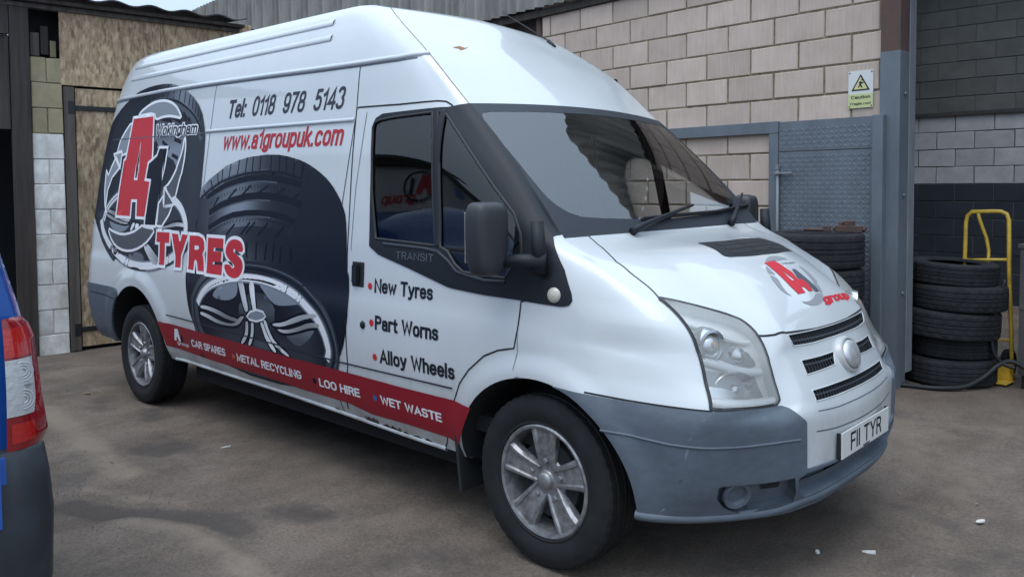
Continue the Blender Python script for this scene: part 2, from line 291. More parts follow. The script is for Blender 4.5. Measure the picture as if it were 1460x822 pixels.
# worn shapes in the tarmac: (polyline, half width, strength)  < 0 dark damp dirt, > 0 pale dust
WEAR = [([(-2.14, -1.96), (-1.87, -1.88), (-1.76, -1.76), (-1.62, -1.66), (-1.42, -1.57)], .085, -1.0), ([(-2.3, -1.86), (-1.95, -1.72), (-1.72, -1.60)], .06, .5),
        ([(-4.1, -1.46), (-3.3, -1.54), (-2.75, -1.57), (-2.35, -1.62)], .085, .75), ([(-1.75, -1.86), (-1.4, -1.72), (-1.1, -1.72), (-.8, -1.76), (-.4, -1.82)], .07, .7),
        ([(-2.74, -1.38), (-2.60, -1.33)], .12, -.7), ([(-1.30, -1.60), (-1.24, -1.58)], .09, -.6), ([(-1.30, -1.34), (-1.12, -1.25)], .13, -.55), ([(-3.5, -1.0), (-3.3, -1.05)], .10, -.5),
        ([(-4.1, -1.1), (-3.8, -1.2)], .12, -.4), ([(-3.0, -1.2), (-2.4, -1.15)], .07, -.4), ([(.25, .30), (.5, .36)], .14, -.45), ([(.62, 1.5), (1.05, 1.1)], .22, .25), ([(.9, 2.35), (.6, 1.9)], .18, .3),
        ([(-.5, -1.2), (-.3, -1.1)], .16, -.4), ([(1.2, .2), (1.5, .6), (1.6, 1.2)], .12, -.35), ([(-5.2, -1.0), (-4.9, -2.2)], .25, .25), ([(.9, -1.0), (1.3, -.6)], .2, -.4)]
def wear(X, Y):
    w = np.zeros_like(X)
    for line, hw, st in WEAR:
        d = np.full_like(X, 9.0)
        for (x0, y0), (x1, y1) in zip(line[:-1], line[1:]):
            L = (x1-x0)**2+(y1-y0)**2; t = np.clip(((X-x0)*(x1-x0)+(Y-y0)*(y1-y0))/L, 0, 1); d = np.minimum(d, np.hypot(X-x0-t*(x1-x0), Y-y0-t*(y1-y0)))
        w += st*np.exp(-(d/hw)**2)
    return np.clip(w, -1, 1)
def ground():
    from mathutils import noise as N
    xs = np.array(sorted(set([-300, -120, -50, -25, -14]+[round(-8+i*.06, 3) for i in range(int(11/.06))]+[3.4, 4.5, 8, 14, 30, 80, 300])))
    ys = np.array(sorted(set([-300, -120, -50, -25, -12, -7, -5]+[round(-4+i*.06, 3) for i in range(int(8.4/.06))]+[5, 6, 8, 14, 30, 80, 300])))
    X, Y = np.meshgrid(xs, ys); Wr = wear(X, Y); Z = np.zeros_like(X)
    near = (X > -9) & (X < 4) & (Y > -6) & (Y < 5)
    lo = np.array([.012*N.noise((x*.9, y*.9, 0))+.006*N.noise((x*2.7, y*2.7, 3))+.0035*N.noise((x*7, y*7, 5)) if k else 0 for x, y, k in zip(X.ravel(), Y.ravel(), near.ravel())]).reshape(X.shape)
    Z = lo+np.where(Wr < 0, .022*Wr, .008*Wr)*near
    for wx, wy in ((0, -.86), (-3.75, -.86), (0, .86), (-3.75, .86)):   # the wheels stand on level ground
        Z *= np.clip((np.hypot(X-wx, Y-wy)-.25)/.5, 0, 1)
    Z -= .004*near
    nx = len(xs); V = np.stack([X, Y, Z], -1).reshape(-1, 3)
    F = [(j*nx+i, j*nx+i+1, (j+1)*nx+i+1, (j+1)*nx+i) for j in range(len(ys)-1) for i in range(nx-1)]
    o = obj('ground', V, F, K.ground, smooth=True)
    at = o.data.attributes.new('wear', 'FLOAT', 'POINT'); at.data.foreach_set('value', Wr.ravel().astype(np.float32))
    return tag(o, kind='structure')
ground()
# ------------------------------------------------------------------ block walls
def block_mesh(w, h, d, seed, bev=.005):
    r = random.Random(seed); bm = bmesh.new(); bmesh.ops.create_cube(bm, size=1)
    for v in bm.verts: v.co = Vector((v.co.x*w, (v.co.y+.5)*d, v.co.z*h)) + Vector((r.uniform(-.003, .003), r.uniform(-.002, .003), r.uniform(-.003, .003)))
    bmesh.ops.bevel(bm, geom=[e for e in bm.edges if all(v.co.y < d*.5 for v in e.verts)], offset=bev, segments=1, affect='EDGES')
    me = bpy.data.meshes.new('block'); bm.to_mesh(me); bm.free(); return me
def lay(parent, rows, s0, s1, zline, pitch_w, pitch_h, par, depth, mats, skip=None, joint=.012, n0=0.0):
    """individual blocks in stretcher bond; cut at s0 and s1"""
    cache = {}
    for m_ in rows:
        zc = zline(m_)-pitch_h/2; off = par(m_)
        i = math.floor((s0-off)/pitch_w)
        while off+i*pitch_w < s1:
            a = max(off+i*pitch_w, s0)+joint/2; b = min(off+(i+1)*pitch_w, s1)-joint/2; i += 1
            if b-a < .03 or (skip and skip((a+b)/2, zc)): continue
            M_ = mats(m_) ; key = (round(b-a, 3), M_.name, random.randrange(5))
            if key not in cache:
                cache[key] = block_mesh(b-a, pitch_h-joint, depth, hash(key[:1]) % 99991+key[2]); cache[key].materials.append(M_)
            o = bpy.data.objects.new('block', cache[key]); COL.objects.link(o); o.parent = parent; o.location = ((a+b)/2, n0+random.uniform(-.003, .003), zc)
HB, WB_ = .2196, .4392
zl = lambda m_: 2.862-HB*m_
wall = thing('block_wall', 'pinkish grey concrete block wall behind the white van', 'wall', W(0, 0), TH)
MB().box((-3.66, .008, -.2), (.0, .22, 3.74)).build('mortar', K.mortar, wall)
lay(wall, range(-4, 14), -3.66, -.002, zl, WB_, HB, lambda m_: -.242+(0 if m_ % 2 else WB_/2), .09, lambda m_: K.block, joint=.015, skip=lambda s, z: -.80 < s and z < 1.93)
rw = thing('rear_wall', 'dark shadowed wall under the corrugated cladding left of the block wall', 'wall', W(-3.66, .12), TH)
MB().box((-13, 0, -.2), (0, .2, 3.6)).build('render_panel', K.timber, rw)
pp = thing('drain_pipe', 'rusty vertical pipe at the left end of the pink block wall', 'pipe', W(-3.73, .04), TH)
MB().tube([(0, 0, -.1), (0, 0, 3.5)], .04, 12).build('pipe_length', K.rust, pp, smooth=True)

clad = thing('corrugated_cladding', 'weathered grey corrugated sheeting above the block wall', 'cladding', W(0, -.1), TH)
def corr(width, amp, pitch, z0, z1, thick=.006, n=10):
    V = []; F = []; k = int(width/pitch*n)+1
    for i in range(k):
        x = i*pitch/n; y = amp*math.cos(2*math.pi*x/pitch)
        for (dy, z) in ((0, z0), (0, z1), (thick, z1), (thick, z0)): V.append((x, y+dy, z))
    for i in range(k-1):
        for a in range(4): F.append((i*4+a, (i+1)*4+a, (i+1)*4+(a+1) % 4, i*4+(a+1) % 4))
    return V, F
cm = mesh('cladding_sheet', *corr(1.022, .026, .146, 0, 1.56), True); cm.materials.append(K.fibre); cm.set_sharp_from_angle(angle=R_(60))
for i in range(15):
    o = link('cladding_sheet', cm, parent=clad, loc=(-15.15+i*1.0, (i % 2)*.007, 3.38+random.uniform(-.012, .012)))
# the gable end right of the post: its verge falls towards the workshop roof
gv, gf_ = corr(1.03, .026, .146, 0, 1.0)
gv = [(x, y, z*(1.60-1.55*max(0, min(1, (x+.02)/1.0)))) for x, y, z in gv]
MB().add(gv, gf_).build('cladding_sheet', K.fibre, clad, smooth=True, loc=(-.14, .0, 3.38))
MB().box((-15.6, .06, 3.30), (-.1, .14, 3.375)).build('eaves_batten', K.timber, clad)

# ------------------------------------------------------------------ steel post and steel door
post = thing('steel_post', 'tall grey steel post with bare rusty top right of the steel door', 'post', W(0, 0), TH)
zr = 2.47
MB().box((.0, -.05, -.05), (.146, -.038, zr)).box((.0, .088, -.05), (.146, .10, zr)).box((.137, -.038, -.05), (.146, .088, zr)).box((.0, -.038, -.05), (.009, .088, zr)).build('painted_length', K.greysteel, post)
MB().box((.001, -.049, zr), (.145, -.038, 3.5)).box((.001, .088, zr), (.145, .099, 3.5)).box((.136, -.038, zr), (.145, .088, 3.5)).box((.001, -.038, zr), (.010, .088, 3.5)).build('rusty_top', K.rust, post)
MB().box((.140, .10, .10), (.150, .205, 3.3), .002).build('jamb_strip', K.greysteel2, post)
for z in (1.42, 2.16, 2.9, .7):
    MB().lathe([(0, .0), (.014, .0), (.016, .006), (.012, .012), (0, .013)], 10, 'X', (.146, .03, z)).build('bolt_head', K.greysteel, post, smooth=True)
door = thing('steel_door', 'grey chequer plate steel door set in the block wall', 'door', W(0, 0), TH)
MB().box((-.832, -.030, .02), (-.030, -.022, 1.768), .001).build('lower_plate', K.greysteel, door)
MB().box((-.832, -.030, 1.774), (-.030, -.022, 2.012), .001).build('upper_plate', K.greysteel, door)
MB().box((-.916, -.045, .0), (-.8335, -.004, 1.921), .003).build('stile', K.greysteel, door)
MB().box((-.029, -.105, .0), (.050, -.052, 2.014), .003).build('stile', K.greysteel, door)
MB().box((-3.60, -.045, 1.923), (-.8335, -.004, 2.020), .003).build('top_rail', K.greysteel, door)
lm = MB()
for iy in range(int(1.97/.036)):
    for ix in range(int(.79/.036)):
        x = -.826+ix*.036+.018; z = .035+iy*.036
        if 1.745 < z < 1.79: continue
        s_ = 1 if (ix+iy) % 2 else -1; c_, q_ = .020*math.cos(R_(45)), .020*math.sin(R_(45))*s_
        w = .0075; px_, pz_ = -w*math.sin(R_(45))*s_, w*math.cos(R_(45))
        lm.add([(x-c_, -.0302, z-q_), (x+px_, -.0302, z+pz_), (x+c_, -.0302, z+q_), (x-px_, -.0302, z-pz_), (x, -.0345, z)], [(0, 1, 4), (1, 2, 4), (2, 3, 4), (3, 0, 4)])
tag(lm.build('tread_lugs', K.greysteel, door), kind='stuff')
MB().tube([(-.826, -.055, .55), (-.826, -.055, 1.63)], .012, 10).build('bolt_rod', K.greysteel2, door, smooth=True)
MB().box((-.85, -.075, 1.585), (-.80, -.045, 1.61), .003).box((-.84, -.07, 1.625), (-.812, -.046, 1.665), .003).box((-.80, -.066, 1.588), (-.70, -.052, 1.606), .003).build('bolt_handle', K.greysteel2, door)

# ------------------------------------------------------------------ workshop interior behind the opening
inw = thing('interior_wall', 'shadowed block wall inside the workshop, pale band above dark paint', 'wall', W(1.4, 5.25), TH+R_(5))
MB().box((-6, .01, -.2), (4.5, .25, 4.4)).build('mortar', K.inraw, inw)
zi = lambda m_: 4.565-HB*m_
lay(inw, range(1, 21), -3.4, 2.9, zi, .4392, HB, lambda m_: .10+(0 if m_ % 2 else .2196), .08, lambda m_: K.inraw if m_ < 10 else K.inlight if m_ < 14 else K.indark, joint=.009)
MB().box((-4, -.035, 2.355), (6, .0, 2.40)).build('ledge', K.roofdark, inw)
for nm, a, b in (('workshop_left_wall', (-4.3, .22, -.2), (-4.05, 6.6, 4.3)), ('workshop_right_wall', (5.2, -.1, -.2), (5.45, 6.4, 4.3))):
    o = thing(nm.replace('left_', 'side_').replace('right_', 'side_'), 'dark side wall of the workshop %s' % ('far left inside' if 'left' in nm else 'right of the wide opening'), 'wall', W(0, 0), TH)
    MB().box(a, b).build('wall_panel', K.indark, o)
o = thing('workshop_roof', 'dark roof over the workshop opening', 'roof', W(0, 0), TH); MB().box((-4.3, .1, 3.42), (5.5, .5, 3.5)).box((-4.3, 4.6, 4.32), (5.5, 6.6, 4.4)).box((-4.3, .48, 3.50), (5.5, .52, 3.62)).prism([(.5, 3.55), (1.6, 3.75), (1.6, 3.82), (.5, 3.62)], -4.3, 5.5, lambda n, z, d: (d, n, z)).box((-4.3, 1.6, 4.2), (-1.6, 4.6, 4.28)).box((2.4, 1.6, 4.2), (2.8, 4.6, 4.28)).build('roof_deck', K.dark, o)  # unseen roof with an added opening that lets sky light into the workshop
o = thing('lintel_beam', 'dark beam above the workshop opening', 'beam', W(0, 0), TH); MB().box((.16, .0, 3.22), (5.2, .2, 3.44)).build('beam_length', K.rust, o)

o = thing('workshop_sky_blocker', 'added corrugated sheet above the workshop opening, keeps sky off the windscreen', 'cladding', W(.95, .0), TH)
fv, ff = corr(4.3, .026, .146, 3.45, 3.80); MB().add(fv, ff).build('sky_blocker_sheet', K.fibre, o, smooth=True)  # unseen sheet added to block the sky reflection in the windscreen

# ------------------------------------------------------------------ shed and pier on the left
SX = -5.65
shed = thing('timber_shed', 'shed front of strand board and dark planks left of the van', 'shed', W(SX, 0), TH)
def sb(name, n0, n1, z0, z1, x0, x1, m_, bev=.003, par=None): return MB().box((x0, n0, z0), (x1, n1, z1), bev).build(name, m_, par or shed)
sb('upper_board', -4.186, -3.294, 2.462, 3.20, -.018, .0, K.osb, .001); sb('upper_board', -3.289, -2.35, 2.462, 3.22, -.018, .0, K.osb, .001)
sdoor = sb('board_door', -4.066, -2.62, .03, 2.440, -.030, -.012, K.osb, .001)
for z in (2.258, .195):
    MB().box((-.006, -4.11, z-.022), (.004, -3.55, z+.022), .002).box((-.006, -4.135, z-.06), (.012, -4.075, z+.06), .003).build('strap_hinge', K.hinge, sdoor)
sb('door_post', -4.166, -4.078, 0, 2.447, -.07, .010, K.timber2)
sb('plank', -4.586, -4.435, 0, 3.13, -.03, .025, K.timber); sb('plank', -4.745, -4.592, 2.04, 2.865, -.03, .006, K.timber); sb('plank', -4.90, -4.750, 2.04, 2.865, -.03, .008, K.timber)
sb('header_plank', -5.6, -4.592, 2.87, 3.13, -.03, .030, K.timber); sb('plank', -5.06, -4.905, 2.04, 2.865, -.03, .004, K.timber)
sb('frame_post', -5.7, -5.56, 0, 3.1, -.06, .02, K.timber)
MB().box((-.09, -4.17, -.05), (-.06, -2.3, 3.2)).box((-1.6, -5.6, -.1), (-1.55, -4.0, 3.1)).box((-1.55, -4.05, 0), (-.1, -4.0, 3.1)).build('inner_lining', K.dark, shed)
sb('offcut', -4.40, -4.33, 2.72, 2.93, -.14, -.10, K.timber2); sb('offcut', -4.315, -4.25, 2.74, 3.0, -.16, -.12, K.timber); sb('offcut', -4.24, -4.19, 2.72, 2.87, -.13, -.11, K.rawblock)
sb('fascia', -6, -2.5, 3.125, 3.165, -.05, .035, K.timber2)
V, F = corr(4.6, .017, .33, 0, 3.0, .012, 8)
rf = MB().add([( .16-z*.995, -6.0-1.0+x+(-.05), 3.235+y*1.0+z*.09) for (x, y, z) in V], F)
rs = rf.build('roof_sheet', K.roofdark, shed, angle=60)
MB().box((-.1, -6.0, 3.17), (.10, -2.47, 3.20)).build('roof_purlin', K.timber, shed)
pier = thing('block_pier', 'narrow pier of flaking white blocks with raw top between planks and strand board door', 'wall', W(SX, 0), TH+R_(90))
MB().box((-4.415, .012, 0), (-4.175, .20, 2.0)).build('mortar', K.whiteblock, pier); MB().box((-4.415, .012, 2.001), (-4.175, .20, 2.69)).build('mortar', K.mortar, pier); MB().box((-4.46, .22, 0), (-4.0, .24, 3.2)).build('dark_backing', K.dark, pier)
lay(pier, range(0, 13), -4.43, -4.172, lambda m_: 2.70-.2295*m_, .4392, .2295, lambda m_: -4.43 if m_ % 2 else -4.30, .12, lambda m_: K.rawblock if m_ < 3 else K.whiteblock, joint=.007)
# ------------------------------------------------------------------ lettering
_fonts = {}
# grotesque letter skeletons (capitals 1 high), widened to strokes and merged into one outline
def _arc(cx, cy, rx, ry, a0, a1, n=14, p=2.5):
    o = []
    for a in np.linspace(R_(a0), R_(a1), n):
        c, s = math.cos(a), math.sin(a); o.append((cx+rx*math.copysign(abs(c)**(2/p), c), cy+ry*math.copysign(abs(s)**(2/p), s)))
    return o
X_ = .70
def _glyphs():
    A = _arc; g = {}
    O = lambda w, h, y=0: A(w/2, y+h/2, w/2, h/2, 0, 360, 33)
    g['A'] = (.60, [[(0, 0), (.30, 1), (.60, 0)], [(.11, .31), (.49, .31)]])
    g['C'] = (.56, [A(.28, .5, .28, .5, 42, 318, 24)])
    g['E'] = (.46, [[(.46, 1), (0, 1), (0, 0), (.46, 0)], [(0, .52), (.42, .52)]]); g['F'] = (.44, [[(.44, 1), (0, 1), (0, 0)], [(0, .50), (.38, .50)]])
    g['G'] = (.58, [A(.28, .5, .28, .5, 42, 330, 24)[:-2]+[(.56, .20), (.56, .47), (.33, .47)]])
    g['H'] = (.54, [[(0, 0), (0, 1)], [(.54, 0), (.54, 1)], [(0, .52), (.54, .52)]]); g['I'] = (.0, [[(0, 0), (0, 1)]])
    g['K'] = (.52, [[(0, 0), (0, 1)], [(.50, 1), (.02, .40)], [(.16, .56), (.54, 0)]]); g['L'] = (.42, [[(0, 1), (0, 0), (.42, 0)]])
    g['M'] = (.68, [[(0, 0), (0, 1), (.34, .12), (.68, 1), (.68, 0)]]); g['N'] = (.56, [[(0, 0), (0, 1), (.56, 0), (.56, 1)]]); g['O'] = (.60, [O(.60, 1)])
    P = [(0, 1), (.26, 1)]+A(.26, .75, .22, .25, 90, -90, 10)+[(0, .50)]
    g['P'] = (.48, [[(0, 0)]+P]); g['R'] = (.50, [[(0, 0)]+P, [(.24, .50), (.38, .40), (.46, .12), (.50, 0)]])
    g['S'] = (.50, [A(.25, .76, .24, .24, 25, 180, 12)+A(.25, .76, .24, .24, 180, 255, 5)[1:]+A(.25, .25, .25, .25, 75, 0, 6)[0:]+A(.25, .25, .25, .25, 0, -160, 12)[1:]])
    g['T'] = (.54, [[(0, 1), (.54, 1)], [(.27, 1), (.27, 0)]]); g['W'] = (.84, [[(0, 1), (.20, 0), (.42, .92), (.64, 0), (.84, 1)]]); g['Y'] = (.56, [[(0, 1), (.28, .44), (.56, 1)], [(.28, .44), (.28, 0)]])
    x = X_; b = .42
    g['a'] = (.42, [[(.02, .52)]+A(.21, x-.17, .19, .17, 160, 0, 10)+[(.40, .10), (.43, 0)], A(.19, .19, .19, .19, 75, 360, 14)[:-2]+[(.38, .16), (.40, .28)], [(.40, .42), (.22, .39)]])
    g['c'] = (.40, [A(.21, x/2, .21, x/2, 40, 320, 20)]); g['e'] = (.44, [[(.02, .37), (.44, .37)]+A(.22, x/2, .22, x/2, 5, 320, 22)])
    g['f'] = (.26, [[(.12, 0), (.12, .80)]+A(.26, .84, .14, .14, 190, 95, 5)+[(.30, .98)], [(0, .66), (.28, .66)]])
    g['g'] = (.42, [A(.21, x/2, .21, x/2, 0, 360, 26), [(.42, x), (.42, -.06)]+A(.21, -.06, .21, .17, 0, -150, 10)])
    g['h'] = (.40, [[(0, 0), (0, 1)], [(0, .48)]+A(.20, .48, .20, x-.48, 180, 0, 12)+[(.40, 0)]]); g['i'] = (.0, [[(0, 0), (0, x)], [(0, .985), (0, 1)]])
    g['k'] = (.38, [[(0, 0), (0, 1)], [(.36, x), (.02, .30)], [(.12, .40), (.40, 0)]]); g['l'] = (.0, [[(0, 0), (0, 1)]])
    n_ = lambda o: [(o, .48)]+A(o+.18, .48, .18, x-.48, 180, 0, 12)+[(o+.36, 0)]
    g['m'] = (.72, [[(0, 0), (0, x)], n_(0), n_(.36)]); g['n'] = (.38, [[(0, 0), (0, x)], [(0, .48)]+A(.19, .48, .19, x-.48, 180, 0, 12)+[(.38, 0)]])
    g['o'] = (.44, [O(.44, x)]); g['p'] = (.42, [[(0, -.24), (0, x)], A(.21, x/2, .21, x/2, 0, 360, 26)]); g['r'] = (.24, [[(0, 0), (0, x)], [(0, .44)]+A(.20, .44, .20, x-.44, 180, 75, 8)])
    g['s'] = (.38, [A(.19, .53, .18, .17, 25, 250, 14)+A(.19, .18, .19, .18, 75, 0, 6)+A(.19, .18, .19, .18, 0, -160, 12)[1:]])
    g['t'] = (.24, [[(.10, .90), (.10, .14)]+A(.22, .12, .12, .12, 190, 275, 6)+[(.26, .01)], [(0, .66), (.25, .66)]])
    g['u'] = (.38, [[(0, x), (0, .22)]+A(.19, .22, .19, .22, 180, 360, 12)+[(.38, x)], [(.38, .3), (.38, 0)]]); g['w'] = (.66, [[(0, x), (.16, 0), (.33, .64), (.50, 0), (.66, x)]])
    g['y'] = (.44, [[(0, x), (.22, .04)], [(.44, x), (.20, -.12), (.12, -.22), (.02, -.22)]])
    g['0'] = (.48, [O(.48, 1)]); g['1'] = (.22, [[(0, .74), (.12, .80), (.22, .98), (.22, 0)]]); g['3'] = (.46, [A(.22, .75, .21, .25, 155, -80, 15)+A(.22, .25, .24, .26, 80, -155, 15)])
    g['4'] = (.50, [[(.38, 0), (.38, 1), (.0, .26), (.50, .26)]]); g['5'] = (.46, [[(.42, 1), (.09, 1), (.04, .50)]+A(.22, .32, .24, .32, 130, -155, 18)]); g['7'] = (.44, [[(0, 1), (.44, 1), (.26, .55), (.14, 0)]])
    g['8'] = (.46, [A(.23, .755, .20, .245, -90, 270, 24), A(.23, .26, .23, .26, 90, 450, 24)]); g['9'] = (.46, [A(.23, .68, .23, .32, 0, 360, 24), [(.46, .68), (.46, .45)]+A(.23, .36, .23, .36, 0, -150, 12)])
    g[':'] = (.0, [[(0, 0), (0, .015)], [(0, .60), (0, .615)]]); g['.'] = (.0, [[(0, 0), (0, .015)]]); g[' '] = (.14, [])
    return g
_GL = None
def _stroke(line, sw):
    P = [Vector(p) for p in line]; P = [p for i, p in enumerate(P) if i == 0 or (p-P[i-1]).length > 1e-4]
    cl = (P[0]-P[-1]).length < 1e-4 and len(P) > 4
    if cl: P = P[:-1]
    n = len(P); L, Rr = [], []
    if not cl: d0 = (P[0]-P[1]).normalized(); d1 = (P[-1]-P[-2]).normalized(); P[0] = P[0]+d0*sw/2; P[-1] = P[-1]+d1*sw/2
    for i in range(n):
        a = P[i]-P[(i-1) % n] if (cl or i > 0) else P[1]-P[0]; b = P[(i+1) % n]-P[i] if (cl or i < n-1) else P[-1]-P[-2]
        a = a.normalized(); b = b.normalized(); na = Vector((-a.y, a.x)); nb = Vector((-b.y, b.x)); m = na+nb
        m = m.normalized() if m.length > .3 else na; k = min(1.9, 1/max(.35, m.dot(na))); L.append(P[i]+m*k*sw/2); Rr.append(P[i]-m*k*sw/2)
    q = []
    for i in range(n if cl else n-1):
        j = (i+1) % n; q.append([L[i], L[j], Rr[j], Rr[i]])
    return q
def text_mesh(body, bold=0.0):
    """flat outline of a word: (verts 2D, faces, left, right, capital height)"""
    global _GL
    if _GL is None: _GL = _glyphs()
    key = (body, bold)
    if key in _fonts: return _fonts[key]
    sw = .135+2.9*bold; s0 = .165; x = 0; V = []; F = []
    for ch in body:
        w, lines = _GL[ch]; pts = []; ed = []; quads = []
        for ln in lines:
            for q in _stroke([(x+s0/2+.035+px_, s0/2+py*(1-s0)) for px_, py in ln], sw):
                q = [tuple(v) for v in q]; quads.append(q); n0 = len(pts); pts += [Vector(v) for v in q]; ed += [(n0+k, n0+(k+1) % 4) for k in range(4)]
        if pts:
            r = delaunay_2d_cdt(pts, ed, [], 0, 1e-5); v2 = np.array([tuple(v) for v in r[0]]); f2 = [tuple(f) for f in r[2]]
            ce = np.array([v2[list(f)].mean(0) for f in f2]); k = np.zeros(len(f2), bool)
            for q in quads: k |= inside(ce, q)
            # collapse the doubled interior: keep only the merged shape
            n0 = len(V); V += [tuple(v) for v in v2]; F += [tuple(i+n0 for i in f) for f, t in zip(f2, k) if t]
        x += w+s0+(.07 if w > 0 else .10)
    _fonts[key] = (np.array(V), F, .035, x-.035-.07, 1.0); return _fonts[key]

def text_flat(body, f, width, cap, bold=0.0, shear=0.0):
    """f(x, y) -> point; text fits width, capitals 'cap' high"""
    V, F, x0, x1, ch = text_mesh(body, bold)
    P = [f((x-x0)/(x1-x0)*width + shear*y*cap/ch, y/ch*cap) for x, y in V]
    return P, F
# ------------------------------------------------------------------ van skin: waterlines x columns (right half, y < 0)
# body skin of the van: waterlines (rows) x columns, right half (y<0)
RAKE=.012
# side half width by height, rear corner data
def _row(z,w,xr,rc,mid,nose,zr=None):
    """z height, w half width, xr rear x, rc rear corner size; mid: list for A..E (x or None); nose F..K points"""
    s=[]
    s.append((xr,0,z)); s.append((xr+.01,-(w-rc*1.6),z)); s.append((xr+rc*.30,-(w-rc*.26),z)); s.append((xr+rc*1.6,-w,z))
    for x in mid: 
        if isinstance(x,tuple): s.append(x)
        else: s.append((x,-w,z))
    return s+list(nose)
M=[-3.75,-2.5,-1.25,-.6,-.1]
ROWS=[
 _row(.33,.905,-4.62,.10,M,[(.20,-.955,.345),(.50,-.91,.33),(.77,-.57,.315),(.83,-.38,.315),(.86,-.2,.325),(.87,0,.33)]),
 _row(.43,.945,-4.65,.10,M,[(.22,-.968,.45),(.585,-.895,.46),(.795,-.62,.46),(.86,-.45,.46),(.895,-.2,.455),(.905,0,.455)]),
 _row(.62,.970,-4.68,.10,M,[(.24,-.976,.65),(.635,-.885,.66),(.812,-.62,.655),(.862,-.45,.64),(.897,-.2,.62),(.908,0,.62)]),
 _row(.77,.976,-4.67,.10,M,[(.24,-.968,.755),(.680,-.835,.736),(.792,-.54,.709),(.840,-.40,.727),(.868,-.2,.725),(.877,0,.725)]),
 _row(.88,.974,-4.65,.10,M,[(.31,-.925,.88),(.639,-.80,.825),(.753,-.53,.797),(.793,-.39,.83),(.825,-.2,.825),(.835,0,.825)]),
 _row(.935,.970,-4.65,.10,M,[(.34,-.905,.92),(.599,-.78,.919),(.732,-.525,.850),(.768,-.39,.886),(.80,-.2,.88),(.81,0,.88)]),
 _row(1.00,.962,-4.645,.11,M,[(.335,-.898,1.00),(.556,-.78,.99),(.707,-.52,.893),(.751,-.39,.946),(.768,-.2,.943),(.776,0,.942)]),
 _row(1.13,.955,-4.64,.12,M,[(.29,-.882,1.09),(.443,-.78,1.089),(.615,-.53,1.003),(.632,-.39,1.06),(.652,-.2,1.073),(.66,0,1.075)]),
 _row(1.21,.949,-4.635,.13,M[:4]+[(-.08,-.943,1.20)],[(.175,-.875,1.203),(.255,-.80,1.193),(.34,-.57,1.195),(.362,-.40,1.215),(.39,-.2,1.228),(.395,0,1.23)]),
 _row(1.275,.942,-4.63,.14,M[:3]+[(-.58,-.938,1.275),(-.15,-.930,1.285)],[(-.012,-.897,1.298),(.030,-.83,1.298),(.034,-.65,1.298),(.0373,-.43,1.298),(.0394,-.2,1.298),(.04,0,1.298)]),
 _row(1.57,.907,-4.61,.16,M[:3]+[(-.72,-.905,1.57),(-.45,-.895,1.57)],[(-.31,-.865,1.575),(-.240,-.80,1.582),(-.2225,-.60,1.585),(-.210,-.4,1.588),(-.2025,-.2,1.589),(-.20,0,1.59)]),
 _row(1.87,.868,-4.57,.20,M[:2]+[(-1.30,-.867,1.87),(-1.02,-.864,1.87),(-.80,-.850,1.87)],[(-.665,-.82,1.873),(-.57,-.767,1.877),(-.535,-.60,1.885),(-.5045,-.4,1.892),(-.486,-.2,1.8967),(-.48,0,1.898)]),
 _row(2.12,.832,-4.52,.24,M[:2]+[(-1.36,-.831,2.12),(-1.14,-.828,2.122),(-1.0,-.815,2.125)],[(-.92,-.79,2.13),(-.855,-.745,2.13),(-.815,-.58,2.125),(-.795,-.4,2.127),(-.783,-.2,2.13),(-.78,0,2.13)]),
 _row(2.335,.765,-4.47,.24,M[:2]+[(-1.48,-.763,2.335),(-1.34,-.76,2.335),(-1.24,-.745,2.33)],[(-1.17,-.725,2.318),(-1.115,-.685,2.308),(-1.10,-.50,2.312),(-1.09,-.33,2.315),(-1.08,-.18,2.318),(-1.075,0,2.32)]),
 _row(2.44,.700,-4.42,.24,M[:2]+[(-1.56,-.695,2.44),(-1.46,-.685,2.438),(-1.39,-.665,2.434)],[(-1.35,-.64,2.430),(-1.315,-.60,2.424),(-1.28,-.44,2.424),(-1.26,-.29,2.426),(-1.245,-.16,2.428),(-1.24,0,2.43)]),
 _row(2.49,.55,-4.36,.22,M[:2]+[(-1.65,-.54,2.49),(-1.58,-.53,2.488),(-1.54,-.51,2.486)],[(-1.51,-.48,2.480),(-1.48,-.44,2.476),(-1.45,-.33,2.476),(-1.43,-.23,2.476),(-1.42,-.12,2.477),(-1.41,0,2.478)]),
 [(-4.28,0,2.505)]*4+[(-3.75,0,2.507),(-2.5,0,2.509),(-1.8,0,2.508),(-1.7,0,2.507),(-1.68,0,2.505),(-1.66,0,2.503),(-1.64,0,2.501),(-1.63,0,2.50),(-1.625,0,2.50),(-1.622,0,2.50),(-1.62,0,2.50)],
]
KEY=np.array(ROWS,float)           # (nr,15,3)
def _pchip(Y,t):
    """Y keys along axis 0 at integer parameters, t sample parameters"""
    n=len(Y); d=np.diff(Y,axis=0); m=np.zeros_like(Y)
    a,b=d[:-1],d[1:]
    with np.errstate(divide='ignore',invalid='ignore'):
        h=np.where(a*b>0,2*a*b/(a+b),0.)
    h=np.where(a*b>0,np.where(np.abs(h)>0,.5*(h+np.sign(a)*np.minimum(np.abs(a+b)/2,3*np.minimum(np.abs(a),np.abs(b)))),0),0)
    m[1:-1]=h; m[0]=d[0]; m[-1]=d[-1]
    i=np.clip(np.floor(t).astype(int),0,n-2); s=(t-i).reshape((-1,)+(1,)*(Y.ndim-1))
    return (2*s**3-3*s**2+1)*Y[i]+(s**3-2*s**2+s)*m[i]+(-2*s**3+3*s**2)*Y[i+1]+(s**3-s**2)*m[i+1]
